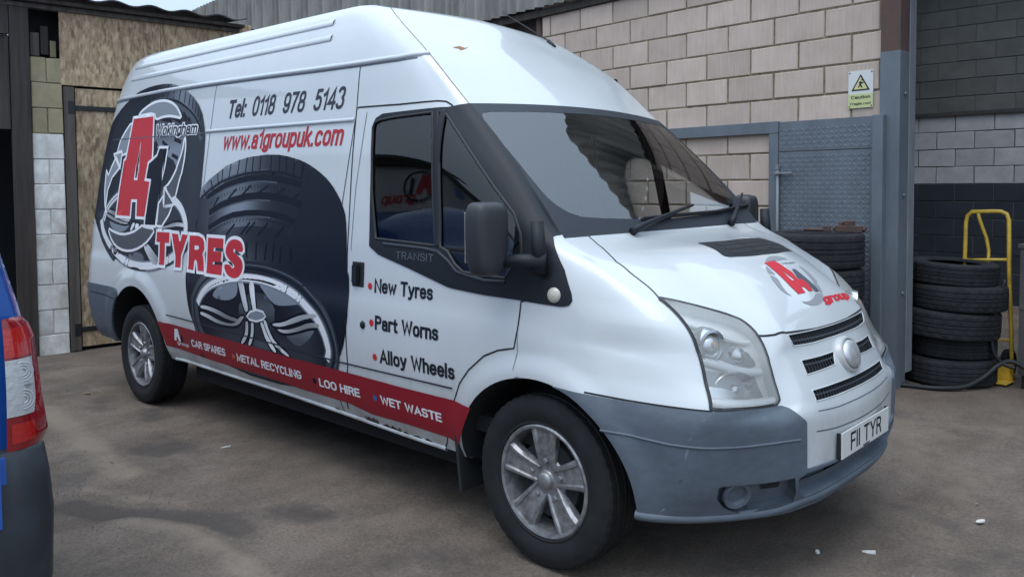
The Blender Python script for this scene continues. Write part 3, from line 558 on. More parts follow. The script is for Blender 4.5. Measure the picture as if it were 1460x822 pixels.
def skin(us,vs):
    """tensor grid of points (len(vs),len(us),3)"""
    K=np.concatenate([KEY,KEY[:,-2:-1]*np.array([1,-1,1])],1)
    A=_pchip(K,np.asarray(vs,float))                   # (nv,16,3)
    B=_pchip(np.transpose(A,(1,0,2)),np.asarray(us,float))
    P=np.transpose(B,(1,0,2)).copy()
    P[...,1]=np.minimum(P[...,1],0)
    # the windscreen is one clean bent sheet
    uu, vv = np.meshgrid(np.asarray(us, float), np.asarray(vs, float)); w = (uu >= 10) & (vv >= 9) & (vv <= 11)
    t = (vv-9)/2; y = P[..., 1]; q = (y/.80)**2
    x0 = .04-.44*t-.08*t*t; c = .0108+.087*t**1.45
    P[..., 0] = np.where(w, x0-c*q, P[..., 0]); P[..., 2] = np.where(w, 1.298+.600*t-.0225*t*q, P[..., 2])
    # flared arches
    for cx,cz,r0,r1,amp in((0,.345,.425,.52,.018),(-3.75,.37,.46,.56,.016)):
        r=np.hypot((P[...,0]-cx)*.94,P[...,2]-cz)
        s=np.clip((r1-r)/(r1-r0),0,1); s=s*s*(3-2*s)
        P[...,1]-=np.where(P[...,1]<-.8,amp*s,0)
    P[...,2]-=RAKE*P[...,0]
    return P
NU=14;NV=len(ROWS)-1
def grid_uneven():
    us = [0.]; vs = [0.]
    L = np.linalg.norm(np.diff(KEY, axis=1), axis=2).max(0)
    for j in range(NU):
        n = max(3, int(np.ceil(L[j]/(.034 if j < 8 else .014)))); us += list(j+np.arange(1, n+1)/n)
    L = np.linalg.norm(np.diff(KEY, axis=0), axis=2).max(1)
    for j in range(NV):
        n = max(3, int(np.ceil(L[j]/(.014 if j < 9 else .028)))); vs += list(j+np.arange(1, n+1)/n)
    us = np.array(us); vs = np.array(vs)
    return us, vs, skin(us, vs)

# outlines of the panels and of the print, in van metres (x, z) and skin coordinates (u, v)
TS = {
 'door': [(-1.311,0.394),(-1.251,0.631),(-1.256,0.911),(-1.266,1.292),(-1.285,1.675),(-1.287,1.833),(-1.287,1.904),(-1.272,1.909),(-0.958,1.902),(-0.721,1.903),(-0.678,1.898),(-0.645,1.881),(-0.561,1.807),(-0.405,1.654),(-0.254,1.516),(-0.129,1.401),(-0.061,1.33),(0.005,1.196),(-0.033,1.071),(-0.093,1.051),(-0.104,0.939),(-0.119,0.864),(-0.208,0.844),(-0.289,0.81),(-0.382,0.737),(-0.44,0.671),(-0.48,0.59),(-0.516,0.488),(-0.644,0.278),(-0.845,0.294),(-1.088,0.354)],
 'trim': [(-1.093,1.281),(-1.089,1.228),(-1.014,1.191),(-0.783,1.139),(-0.516,1.074),(-0.308,1.061),(-0.117,1.058),(0.102,1.048),(0.132,1.054),(0.145,1.073),(0.139,1.099),(0.084,1.186),(-0.023,1.31),(-0.102,1.398),(-0.397,1.71),(-0.571,1.88),(-0.654,1.87),(-0.696,1.871),(-1.073,1.865),(-1.124,1.845),(-1.145,1.807)],
 'glass1': [(-1.139,1.801),(-1.127,1.824),(-1.091,1.834),(-0.986,1.842),(-0.735,1.85),(-0.698,1.726),(-0.648,1.405),(-0.618,1.25),(-0.814,1.257),(-1.043,1.265),(-1.1,1.479),(-1.128,1.677)],
 'glass2': [(-0.7,1.851),(-0.634,1.854),(-0.509,1.736),(-0.248,1.501),(-0.139,1.409),(-0.112,1.32),(-0.106,1.243),(-0.183,1.138),(-0.312,1.14),(-0.431,1.146),(-0.485,1.176),(-0.535,1.228),(-0.588,1.246),(-0.608,1.406),(-0.637,1.601)],
 'stripe': [(-3.38,0.624),(-2.831,0.614),(-2.414,0.609),(-1.759,0.597),(-1.539,0.596),(-1.144,0.593),(-0.816,0.589),(-0.474,0.59),(-0.36,0.581),(-0.399,0.518),(-0.469,0.397),(-0.541,0.407),(-0.82,0.412),(-1.095,0.408),(-1.281,0.433),(-1.716,0.433),(-2.089,0.445),(-2.717,0.448),(-3.21,0.465),(-3.296,0.469),(-3.336,0.549)],
 'moulding': [(-3.284,0.681),(-2.087,0.66),(-1.313,0.643),(-0.483,0.646)],
 'crease': [(-2.8,1.87),(-2.142,1.863),(-1.589,1.854),(-1.28,1.851)],
 'gutter': [(-4.356,2.176),(-3.557,2.181),(-2.874,2.173),(-2.197,2.158),(-1.695,2.144),(-1.263,2.135),(-1.004,2.133),(-0.865,2.144)],
 'tyreA': [(-3.996,2.198),(-3.886,2.219),(-3.736,2.232),(-3.583,2.232),(-3.43,2.22),(-3.311,2.195),(-3.191,2.156),(-3.073,2.103),(-2.985,2.046),(-2.923,1.981),(-2.878,1.894),(-2.855,1.833),(-2.848,1.727),(-2.849,1.59),(-2.845,1.515),(-2.848,1.406),(-2.849,1.278),(-2.904,1.167),(-3.019,1.088),(-3.177,1.014),(-3.339,0.975),(-3.561,0.949),(-3.742,0.944),(-3.978,0.971),(-4.175,1.028),(-4.334,1.107),(-4.438,1.201),(-4.524,1.298),(-4.765,1.382),(-4.71,1.52),(-4.652,1.635),(-4.608,1.746),(-4.5,1.935),(-4.345,2.036),(-4.174,2.123)],
 'tyreB': [(-2.888,1.479),(-2.748,1.563),(-2.549,1.644),(-2.412,1.673),(-2.278,1.69),(-2.092,1.698),(-1.966,1.693),(-1.877,1.682),(-1.739,1.656),(-1.637,1.625),(-1.519,1.574),(-1.436,1.524),(-1.368,1.464),(-1.325,1.413),(-1.294,1.362),(-1.27,1.236),(-1.26,1.049),(-1.246,1.111),(-1.231,0.92),(-1.263,0.751),(-1.317,0.655),(-1.381,0.6),(-1.7,0.601),(-2.314,0.601),(-2.778,0.606),(-2.848,0.634),(-2.915,0.692),(-2.96,0.827),(-2.977,0.983),(-2.962,1.048),(-2.919,1.237),(-2.889,1.392)],
 'rimB': [(-2.805,0.795),(-2.755,0.858),(-2.662,0.915),(-2.547,0.95),(-2.395,0.98),(-2.232,0.998),(-2.026,0.997),(-1.827,0.972),(-1.68,0.934),(-1.569,0.876),(-1.503,0.841),(-1.439,0.773),(-1.408,0.702),(-1.407,0.665),(-1.427,0.632)],
 'hubB': [(-2.206,0.775),(-2.172,0.804),(-2.1,0.824),(-2.029,0.82),(-2.002,0.797),(-2.031,0.776),(-2.103,0.758),(-2.174,0.76)],
 'spokeB0': [(-2.318,0.975),(-2.252,0.98),(-2.2,0.851),(-2.188,0.811),(-2.221,0.797),(-2.252,0.846),(-2.286,0.919)],
 'spokeB1': [(-2.192,0.978),(-2.132,0.982),(-2.107,0.86),(-2.1,0.815),(-2.136,0.814),(-2.151,0.856)],
 'spokeB2': [(-2.767,0.788),(-2.673,0.791),(-2.547,0.78),(-2.425,0.757),(-2.323,0.75),(-2.291,0.741),(-2.342,0.731),(-2.445,0.735),(-2.584,0.758),(-2.694,0.769),(-2.769,0.769)],
 'spokeB3': [(-2.771,0.748),(-2.678,0.742),(-2.553,0.717),(-2.413,0.71),(-2.343,0.725),(-2.289,0.763),(-2.238,0.776),(-2.257,0.752),(-2.311,0.713),(-2.398,0.697),(-2.556,0.695),(-2.699,0.719),(-2.777,0.729)],
 'spokeB4': [(-1.941,0.763),(-1.821,0.782),(-1.706,0.824),(-1.609,0.849),(-1.503,0.862),(-1.5,0.841),(-1.596,0.827),(-1.707,0.792),(-1.837,0.757),(-1.911,0.752)],
 'spokeB5': [(-1.89,0.74),(-1.795,0.743),(-1.68,0.772),(-1.583,0.806),(-1.483,0.816),(-1.477,0.793),(-1.57,0.782),(-1.681,0.749),(-1.796,0.725),(-1.854,0.726)],
 'spokeB6': [(-2.224,0.748),(-2.195,0.747),(-2.197,0.701),(-2.211,0.661),(-2.27,0.608),(-2.304,0.606),(-2.243,0.666),(-2.226,0.706)],
 'spokeB7': [(-2.163,0.747),(-2.135,0.748),(-2.136,0.708),(-2.151,0.66),(-2.188,0.609),(-2.216,0.608),(-2.179,0.661),(-2.164,0.705)],
 'spokeB8': [(-2.064,0.757),(-2.032,0.761),(-2.006,0.715),(-1.973,0.674),(-1.902,0.605),(-1.947,0.606),(-2.012,0.665),(-2.037,0.711)],
 'spokeB9': [(-2.031,0.773),(-2.0,0.777),(-1.974,0.727),(-1.921,0.664),(-1.764,0.602),(-1.822,0.6),(-1.946,0.653),(-1.991,0.708)],
 'paneB0': [(-2.616,0.87),(-2.527,0.934),(-2.375,0.963),(-2.316,0.967),(-2.31,0.896),(-2.378,0.856),(-2.473,0.843),(-2.589,0.846)],
 'paneB1': [(-2.083,0.972),(-1.975,0.972),(-1.825,0.961),(-1.708,0.932),(-1.637,0.9),(-1.791,0.875),(-1.893,0.868),(-1.968,0.897),(-2.015,0.929)],
 'paneB2': [(-1.826,0.72),(-1.682,0.745),(-1.544,0.78),(-1.524,0.767),(-1.589,0.71),(-1.69,0.662)],
 'paneB3': [(-2.123,0.655),(-2.014,0.656),(-1.931,0.609),(-2.148,0.61)],
 'grooveB0': [(-2.837,1.447),(-2.735,1.495),(-2.594,1.546),(-2.454,1.573),(-2.318,1.592),(-2.204,1.599),(-2.075,1.601),(-1.896,1.591),(-1.723,1.558)],
 'grooveB1': [(-2.749,1.453),(-2.647,1.492),(-2.528,1.528),(-2.39,1.553),(-2.256,1.566),(-2.106,1.569),(-1.961,1.56),(-1.803,1.54),(-1.718,1.524)],
 'grooveB2': [(-2.709,1.358),(-2.569,1.409),(-2.43,1.439),(-2.276,1.46),(-2.144,1.466),(-2.016,1.463),(-1.874,1.45),(-1.702,1.419)],
 'grooveB3': [(-2.704,1.264),(-2.553,1.32),(-2.415,1.352),(-2.26,1.366),(-2.128,1.369),(-2.0,1.364),(-1.858,1.35),(-1.753,1.325)],
 'sipeB0': [(-2.806,1.5),(-2.747,1.442)],
 'sipeB1': [(-2.725,1.558),(-2.679,1.489)],
 'sipeB2': [(-2.646,1.599),(-2.622,1.526)],
 'sipeB3': [(-2.587,1.624),(-2.584,1.551)],
 'sipeB4': [(-2.49,1.655),(-2.504,1.569)],
 'sipeB5': [(-2.393,1.676),(-2.406,1.585)],
 'sipeB6': [(-2.307,1.688),(-2.315,1.597)],
 'sipeB7': [(-2.24,1.692),(-2.239,1.602)],
 'sipeB8': [(-2.156,1.694),(-2.158,1.604)],
 'sipeB9': [(-2.046,1.695),(-2.039,1.602)],
 'sipeB10': [(-1.957,1.69),(-1.95,1.599)],
 'sipeB11': [(-1.886,1.68),(-1.876,1.59)],
 'sipeB12': [(-1.808,1.67),(-1.801,1.577)],
 'sipeB13': [(-1.713,1.646),(-1.724,1.563)],
 'slantB0': [(-2.608,1.453),(-2.662,1.396)],
 'slantB1': [(-2.401,1.505),(-2.492,1.444)],
 'slantB2': [(-2.239,1.524),(-2.344,1.46)],
 'slantB3': [(-2.044,1.523),(-2.164,1.475)],
 'slantB4': [(-1.874,1.508),(-1.972,1.466)],
 'slantB5': [(-1.727,1.481),(-1.789,1.448)],
 'slantB6': [(-2.386,1.299),(-2.477,1.231)],
 'slantB7': [(-2.213,1.313),(-2.308,1.242)],
 'slantB8': [(-2.157,1.315),(-2.251,1.249)],
 'slantB9': [(-2.019,1.314),(-2.118,1.244)],
 'slantB10': [(-1.85,1.3),(-1.928,1.241)],
 'lowB0': [(-2.236,1.2),(-2.23,1.107)],
 'lowB1': [(-2.128,1.205),(-2.131,1.103)],
 'lowB2': [(-2.019,1.204),(-2.034,1.104)],
 'lowB3': [(-1.942,1.203),(-1.953,1.099)],
 'lowB4': [(-1.871,1.192),(-1.874,1.099)],
 'lowB5': [(-1.77,1.192),(-1.764,1.11)],
 'ribA0': [(-3.477,2.222),(-3.471,2.192)],
 'ribA1': [(-3.533,2.16),(-3.524,2.125)],
 'ribA2': [(-3.455,2.166),(-3.456,2.12)],
 'ribA3': [(-3.371,2.163),(-3.362,2.107)],
 'ribA4': [(-3.272,2.165),(-3.277,2.091)],
 'ribA5': [(-3.195,2.145),(-3.19,2.069)],
 'ribA6': [(-3.119,2.119),(-3.122,2.044)],
 'ribA7': [(-3.071,2.095),(-3.069,2.02)],
 'ribA8': [(-3.021,2.06),(-3.023,1.995)],
 'ribA9': [(-2.982,2.031),(-2.98,1.965)],
 'ribA10': [(-2.941,1.99),(-2.946,1.936)],
 'ribA11': [(-3.603,2.158),(-3.603,2.133)],
 'ribA12': [(-3.678,2.155),(-3.679,2.132)],
 'ribA13': [(-3.755,2.153),(-3.765,2.128)],
 'shoulderA': [(-3.784,2.125),(-3.612,2.131),(-3.44,2.115),(-3.29,2.088),(-3.158,2.043),(-3.047,1.989),(-2.949,1.914),(-2.892,1.835)],
 'bandA': [(-3.717,2.099),(-3.532,2.115),(-3.344,2.092),(-3.21,2.047),(-3.079,1.983),(-2.962,1.899),(-2.897,1.82)],
 'treadA': [(-3.623,1.951),(-3.501,1.989),(-3.317,1.974),(-3.202,1.927),(-3.136,1.861),(-3.123,1.767),(-3.183,1.69),(-3.249,1.596),(-3.41,1.598),(-3.378,1.776),(-3.584,1.791)],
 'tdA0': [(-3.518,1.986),(-3.349,1.96)],
 'tdA1': [(-3.556,1.906),(-3.411,1.915)],
 'tdA2': [(-3.462,1.828),(-3.341,1.775)],
 'tdA3': [(-3.575,1.832),(-3.529,1.798)],
 'tdA4': [(-3.578,1.766),(-3.484,1.763)],
 'tdA5': [(-3.285,1.836),(-3.175,1.812)],
 'tdA6': [(-3.297,1.733),(-3.203,1.707)],
 'tdA7': [(-3.336,1.983),(-3.225,1.952)],
 'tdA8': [(-3.359,1.695),(-3.33,1.646)],
 'tdA9': [(-3.109,1.969),(-3.087,1.945)],
 'tdA10': [(-3.184,2.005),(-3.14,1.955)],
 'rimA': [(-4.379,1.279),(-4.339,1.193),(-4.238,1.111),(-4.098,1.042),(-3.906,0.99),(-3.706,0.972),(-3.475,0.984),(-3.264,1.027),(-3.122,1.083),(-3.023,1.162),(-2.992,1.247),(-3.025,1.32),(-3.1,1.393),(-3.213,1.44)],
 'rimA2': [(-4.336,1.275),(-4.3,1.357),(-4.207,1.422),(-4.087,1.471)],
 'spokeA0': [(-4.301,1.362),(-4.136,1.343),(-3.973,1.31),(-3.857,1.291),(-3.889,1.27),(-4.045,1.287),(-4.184,1.321),(-4.296,1.341)],
 'spokeA1': [(-4.294,1.33),(-4.153,1.3),(-3.99,1.27),(-3.863,1.262),(-3.963,1.256),(-4.147,1.274),(-4.289,1.308)],
 'spokeA2': [(-3.403,1.248),(-3.285,1.261),(-3.162,1.289),(-3.029,1.287),(-3.014,1.26),(-3.117,1.266),(-3.241,1.253),(-3.391,1.236)],
 'spokeA3': [(-3.627,1.112),(-3.574,1.119),(-3.467,1.055),(-3.358,1.008),(-3.432,0.993),(-3.505,1.013)],
 'spokeA4': [(-3.586,1.126),(-3.539,1.128),(-3.446,1.076),(-3.376,1.04),(-3.383,1.021),(-3.49,1.064)],
 'spokeA5': [(-4.183,1.097),(-4.13,1.099),(-4.154,1.061),(-4.208,1.064)],
 'spokeA6': [(-4.116,1.082),(-4.064,1.084),(-4.078,1.044),(-4.126,1.046)],
 'spokeA7': [(-3.816,1.272),(-3.766,1.268),(-3.82,1.215),(-3.856,1.209)],
 'spokeA8': [(-3.766,1.268),(-3.705,1.265),(-3.714,1.239),(-3.772,1.222)],
 'paneA0': [(-4.242,1.282),(-4.092,1.26),(-3.938,1.258),(-3.852,1.266),(-3.907,1.218),(-4.031,1.188),(-4.165,1.21)],
 'paneA1': [(-3.414,1.468),(-3.342,1.545),(-3.293,1.516),(-3.359,1.419)],
 'paneA2': [(-3.894,1.043),(-3.725,1.072),(-3.628,1.056),(-3.596,1.008),(-3.785,1.002)],
 'ring_top': [(-3.888,2.034),(-3.844,2.061),(-3.753,2.089),(-3.661,2.108),(-3.569,2.113),(-3.475,2.109),(-3.379,2.089),(-3.3,2.057),(-3.237,2.009),(-3.203,1.971),(-3.284,1.984),(-3.393,1.999),(-3.502,1.997),(-3.602,1.983),(-3.623,2.034),(-3.876,2.029)],
 'ring_left': [(-3.988,1.984),(-4.027,1.973),(-4.099,1.924),(-4.168,1.861),(-4.202,1.783),(-4.122,1.783),(-4.101,1.753),(-4.036,1.764),(-3.998,1.858)],
 'ring_arrow': [(-4.263,1.767),(-4.114,1.78),(-4.119,1.653)],
 'ring_left2': [(-4.213,1.743),(-4.274,1.678),(-4.323,1.61),(-4.371,1.651),(-4.366,1.498),(-4.335,1.389),(-4.282,1.303),(-4.319,1.378),(-4.311,1.498),(-4.248,1.594),(-4.12,1.667)],
 'ring_right': [(-3.123,1.845),(-3.102,1.774),(-3.106,1.688),(-3.128,1.594),(-3.139,1.591),(-3.197,1.411),(-3.358,1.516),(-3.288,1.545),(-3.21,1.63),(-3.207,1.644),(-3.145,1.752),(-3.137,1.83)],
 'ring_arrow2': [(-3.362,1.518),(-3.185,1.404),(-3.342,1.388)],
 'ring_right2': [(-3.367,1.458),(-3.342,1.388),(-3.215,1.397),(-3.256,1.334),(-3.349,1.255),(-3.427,1.257),(-3.424,1.409)],
 'ring_low': [(-4.252,1.223),(-4.136,1.195),(-3.979,1.179),(-3.806,1.201),(-3.69,1.24),(-3.657,1.256),(-3.608,1.245),(-3.435,1.238),(-3.541,1.155),(-3.678,1.099),(-3.846,1.066),(-4.024,1.072),(-4.158,1.119)],
 'A': [(-3.964,2.011),(-3.64,2.01),(-3.622,1.884),(-3.605,1.8),(-3.595,1.717),(-3.653,1.694),(-3.67,1.601),(-3.681,1.563),(-3.595,1.555),(-3.628,1.315),(-3.757,1.316),(-3.772,1.434),(-3.87,1.433),(-3.869,1.314),(-4.104,1.317),(-4.085,1.518),(-4.053,1.708),(-4.025,1.72)],
 'Ahole': [(-3.801,1.846),(-3.782,1.603),(-3.814,1.703),(-3.795,1.569),(-3.856,1.569),(-3.844,1.703),(-3.841,1.622)],
 'one': [(-3.488,1.78),(-3.374,1.777),(-3.388,1.663),(-3.401,1.598),(-3.407,1.692),(-3.45,1.262),(-3.611,1.262),(-3.592,1.562),(-3.652,1.567),(-3.644,1.686),(-3.637,1.692),(-3.582,1.7),(-3.514,1.731)],
 'L_T': [(-3.409,1.219),(-3.222,1.22),(-3.224,1.152),(-3.286,1.151),(-3.286,1.002),(-3.364,1.001),(-3.362,1.152),(-3.415,1.153)],
 'L_Y': [(-3.188,1.216),(-3.1,1.215),(-3.078,1.168),(-3.06,1.171),(-3.042,1.215),(-2.962,1.214),(-3.049,1.078),(-3.048,1.001),(-3.124,0.999),(-3.127,1.073)],
 'L_R': [(-2.936,1.212),(-2.818,1.213),(-2.761,1.2),(-2.739,1.172),(-2.736,1.135),(-2.76,1.102),(-2.747,1.082),(-2.731,0.997),(-2.811,0.997),(-2.828,1.053),(-2.849,1.064),(-2.867,1.056),(-2.868,0.997),(-2.941,0.998)],
 'L_Rh': [(-2.863,1.153),(-2.812,1.152),(-2.806,1.136),(-2.826,1.125),(-2.864,1.126)],
 'L_E': [(-2.693,1.208),(-2.501,1.208),(-2.501,1.15),(-2.615,1.15),(-2.621,1.128),(-2.519,1.13),(-2.525,1.066),(-2.622,1.064),(-2.627,1.049),(-2.51,1.049),(-2.508,0.989),(-2.698,0.99)],
 'L_S': [(-2.266,1.141),(-2.273,1.179),(-2.302,1.202),(-2.36,1.212),(-2.423,1.202),(-2.461,1.17),(-2.473,1.136),(-2.457,1.107),(-2.415,1.082),(-2.378,1.066),(-2.359,1.051),(-2.376,1.039),(-2.395,1.042),(-2.414,1.059),(-2.487,1.057),(-2.475,1.024),(-2.438,0.994),(-2.385,0.982),(-2.336,0.983),(-2.295,1.0),(-2.271,1.032),(-2.265,1.068),(-2.286,1.098),(-2.327,1.118),(-2.363,1.13),(-2.382,1.142),(-2.373,1.154),(-2.355,1.152),(-2.332,1.138)],
 't_tel': [(-2.603,1.932),(-1.416,1.912),(-2.607,2.024)],
 't_www': [(-2.625,1.74),(-1.395,1.724),(-2.626,1.83)],
 't_wok': [(-3.604,1.871),(-2.977,1.858),(-3.593,1.945)],
 't_new': [(-1.037,1.011),(-0.626,1.01),(-1.025,1.063)],
 't_part': [(-1.019,0.837),(-0.577,0.838),(-1.01,0.889)],
 't_alloy': [(-0.987,0.681),(-0.475,0.681),(-0.969,0.733)],
 't_car': [(-2.94,0.506),(-2.509,0.501),(-2.921,0.552)],
 't_metal': [(-2.368,0.494),(-1.688,0.489),(-2.348,0.539)],
 't_loo': [(-1.518,0.481),(-1.174,0.481),(-1.501,0.524)],
 't_wet': [(-1.005,0.481),(-0.577,0.474),(-0.998,0.521)],
 't_transit': [(-0.883,1.178),(-0.621,1.178),(-0.889,1.214)],
 'dots': [(-1.072,1.038),(-1.047,0.866),(-1.025,0.704),(-2.969,0.532),(-2.408,0.514),(-1.561,0.502),(-1.047,0.501)],
 'mini': [(-3.188,0.58),(-3.129,0.579),(-3.144,0.522),(-3.195,0.519),(-3.186,0.505),(-3.06,0.495)],
}
TU = {
 'lamp': [(10.008,7.106),(10.126,7.084),(10.28,7.11),(10.598,7.179),(10.896,7.168),(11.094,7.058),(11.176,6.959),(11.225,6.732),(11.2,6.488),(11.113,5.669),(11.091,3.803),(11.052,3.14),(10.636,3.102),(10.311,3.092),(10.017,3.033),(9.996,3.117),(10.009,4.056),(10.005,4.948),(10.03,5.8),(10.055,6.466),(10.043,6.916)],
 'b_ringt': [(13.776,7.663),(14.002,7.721),(14.275,7.754),(14.525,7.746),(14.727,7.706),(14.884,7.639),(14.614,7.649),(14.355,7.645),(14.166,7.641),(14.205,7.666),(13.883,7.664)],
 'b_ringl': [(13.551,7.584),(13.576,7.556),(13.48,7.379),(13.433,7.401),(13.405,7.428),(13.306,7.422),(13.351,7.484)],
 'b_ringl2': [(13.258,7.402),(13.358,7.383),(13.396,7.304),(13.242,7.177),(13.169,7.023),(13.229,6.914),(13.115,6.992),(13.052,7.13),(13.174,7.32)],
 'b_ringr': [(14.935,7.506),(15.032,7.419),(14.974,7.261),(14.865,7.081),(14.634,7.083),(14.793,7.265)],
 'b_ringr2': [(14.665,7.127),(14.759,7.04),(14.599,6.861),(14.474,6.835),(14.516,7.035)],
 'b_ringb': [(13.361,6.778),(13.569,6.738),(13.801,6.752),(14.046,6.809),(14.218,6.877),(14.528,6.828),(14.376,6.725),(14.178,6.651),(13.925,6.615),(13.681,6.623),(13.492,6.686)],
 'b_A': [(13.671,7.645),(14.143,7.652),(14.193,7.557),(14.205,7.46),(14.228,7.389),(14.205,7.348),(14.108,7.235),(14.284,7.218),(14.326,7.132),(14.201,6.94),(14.017,6.949),(14.015,7.052),(13.896,7.085),(13.826,6.936),(13.514,6.937),(13.514,7.119),(13.587,7.369)],
 'b_Ah': [(13.9,7.459),(13.949,7.232),(13.836,7.231),(13.837,7.303)],
 'b_one': [(14.405,7.44),(14.544,7.425),(14.533,7.311),(14.536,7.13),(14.474,6.896),(14.277,6.896),(14.283,7.099),(14.303,7.225),(14.145,7.249),(14.273,7.35)],
 'b_group': [(14.263,6.597),(15.793,6.551),(14.377,6.796)],
 'b_wok': [(14.256,7.552),(14.948,7.542),(14.314,7.584)],
}

US, VS, G = grid_uneven()
NRM = np.zeros_like(G); du = np.gradient(G, axis=1); dv = np.gradient(G, axis=0)
NRM = np.cross(du, dv); NRM /= np.maximum(np.linalg.norm(NRM, axis=2, keepdims=True), 1e-9)
NRM[-1] = (0, 0, 1)
if NRM[20, 60, 1] > 0: NRM = -NRM; NRM[-1] = (0, 0, 1)
FINEU = np.linspace(0, 14, 14*40+1); FINEV = np.linspace(0, NV, NV*24+1); FG = skin(FINEU, FINEV)
FN = np.cross(np.gradient(FG, axis=1), np.gradient(FG, axis=0)); FN /= np.maximum(np.linalg.norm(FN, axis=2, keepdims=True), 1e-9)
if FN[40, 200, 1] > 0: FN = -FN
def _bil(A, u, v):
    a = np.clip(u*40, 0, 559.999); b = np.clip(v*24, 0, NV*24-.001); i = a.astype(int); j = b.astype(int); fu = (a-i)[:, None]; fv = (b-j)[:, None]
    return (A[j, i]*(1-fu)+A[j, i+1]*fu)*(1-fv)+(A[j+1, i]*(1-fu)+A[j+1, i+1]*fu)*fv
def map_uv(uv, off=0.0):
    uv = np.atleast_2d(np.asarray(uv, float)); u = uv[:, 0]; mir = u > 14; uu = np.where(mir, 28-u, u)
    P = _bil(FG, uu, uv[:, 1]); N = _bil(FN, uu, uv[:, 1]); N /= np.linalg.norm(N, axis=1, keepdims=True)
    s = np.where(mir, -1., 1.); P[:, 1] *= s; N[:, 1] *= s
    return P+N*off, N
_cu = slice(100, 430, 4); _cv = slice(0, 14*24, 4)
_CP = FG[_cv, _cu][:, :, [0, 2]].reshape(-1, 2); _UV = np.stack(np.meshgrid(FINEU[_cu], FINEV[_cv]), -1).reshape(-1, 2)
def inv_side(xz):
    xz = np.atleast_2d(np.asarray(xz, float)); out = np.zeros_like(xz)
    for k in range(0, len(xz), 1500):
        q = xz[k:k+1500]; d = ((q[:, None, :]-_CP[None])**2).sum(2); out[k:k+1500] = _UV[d.argmin(1)]
    for it in range(7):
        h = .012; P = _bil(FG, out[:, 0], out[:, 1])[:, [0, 2]]; Pu = _bil(FG, out[:, 0]+h, out[:, 1])[:, [0, 2]]; Pv = _bil(FG, out[:, 0], out[:, 1]+h)[:, [0, 2]]
        a = (Pu-P)/h; b = (Pv-P)/h; r = xz-P; det = a[:, 0]*b[:, 1]-a[:, 1]*b[:, 0]; det = np.where(np.abs(det) < 1e-9, 1e-9, det)
        s_ = np.stack([(r[:, 0]*b[:, 1]-r[:, 1]*b[:, 0])/det, (a[:, 0]*r[:, 1]-a[:, 1]*r[:, 0])/det], 1)
        out += np.clip(s_, -.5, .5); out[:, 0] = np.clip(out[:, 0], 1.2, 11.5); out[:, 1] = np.clip(out[:, 1], 0, 15)
    return out
def map_side(xz, off=0.0): return map_uv(inv_side(xz), off)
def mapper(space): return map_side if space == 'side' else map_uv

def inside(P, poly):
    x, y = P[:, 0], P[:, 1]; c = np.zeros(len(P), bool); n = len(poly)
    for i in range(n):
        x0, y0 = poly[i]; x1, y1 = poly[(i+1) % n]
        if y0 == y1: continue
        k = ((y0 > y) != (y1 > y)) & (x < (x1-x0)*(y-y0)/(y1-y0)+x0); c ^= k
    return c
def sdf(P, poly):
    d = np.full(len(P), 1e9); n = len(poly); q = np.asarray(poly, float)
    for i in range(n):
        a = q[i]; b = q[(i+1) % n]; e = b-a; L = max(e@e, 1e-12); t = np.clip(((P-a)@e)/L, 0, 1); d = np.minimum(d, np.hypot(*(P-a-t[:, None]*e).T))
    return np.where(inside(P, poly), d, -d)
def smooth_poly(p, n=1):
    for _ in range(n):
        q = []
        for i in range(len(p)):
            a, b = p[i], p[(i+1) % len(p)]; q += [(a[0]*.75+b[0]*.25, a[1]*.75+b[1]*.25), (a[0]*.25+b[0]*.75, a[1]*.25+b[1]*.75)]
        p = q
    return p
def smooth_line(p, n=2):
    for _ in range(n):
        q = [p[0]]
        for a, b in zip(p[:-1], p[1:]): q += [(a[0]*.75+b[0]*.25, a[1]*.75+b[1]*.25), (a[0]*.25+b[0]*.75, a[1]*.25+b[1]*.75)]
        p = q+[p[-1]]
    return p
def grow(poly, d):
    """offset a closed polygon outwards by d"""
    A = sum(poly[i][0]*poly[(i+1) % len(poly)][1]-poly[(i+1) % len(poly)][0]*poly[i][1] for i in range(len(poly)))
    s_ = 1 if A > 0 else -1; out = []; n = len(poly)
    for i in range(n):
        p0, p1, p2 = (Vector(poly[(i+k) % n]) for k in (-1, 0, 1)); a = (p1-p0); b = (p2-p1)
        if a.length < 1e-7 or b.length < 1e-7: continue
        a.normalize(); b.normalize(); n1 = Vector((a.y, -a.x))*s_; n2 = Vector((b.y, -b.x))*s_; m_ = n1+n2
        if m_.length < .2: m_ = n1
        m_.normalize(); k = d/max(.45, m_.dot(n1)); out.append((p1.x+m_.x*k, p1.y+m_.y*k))
    return out

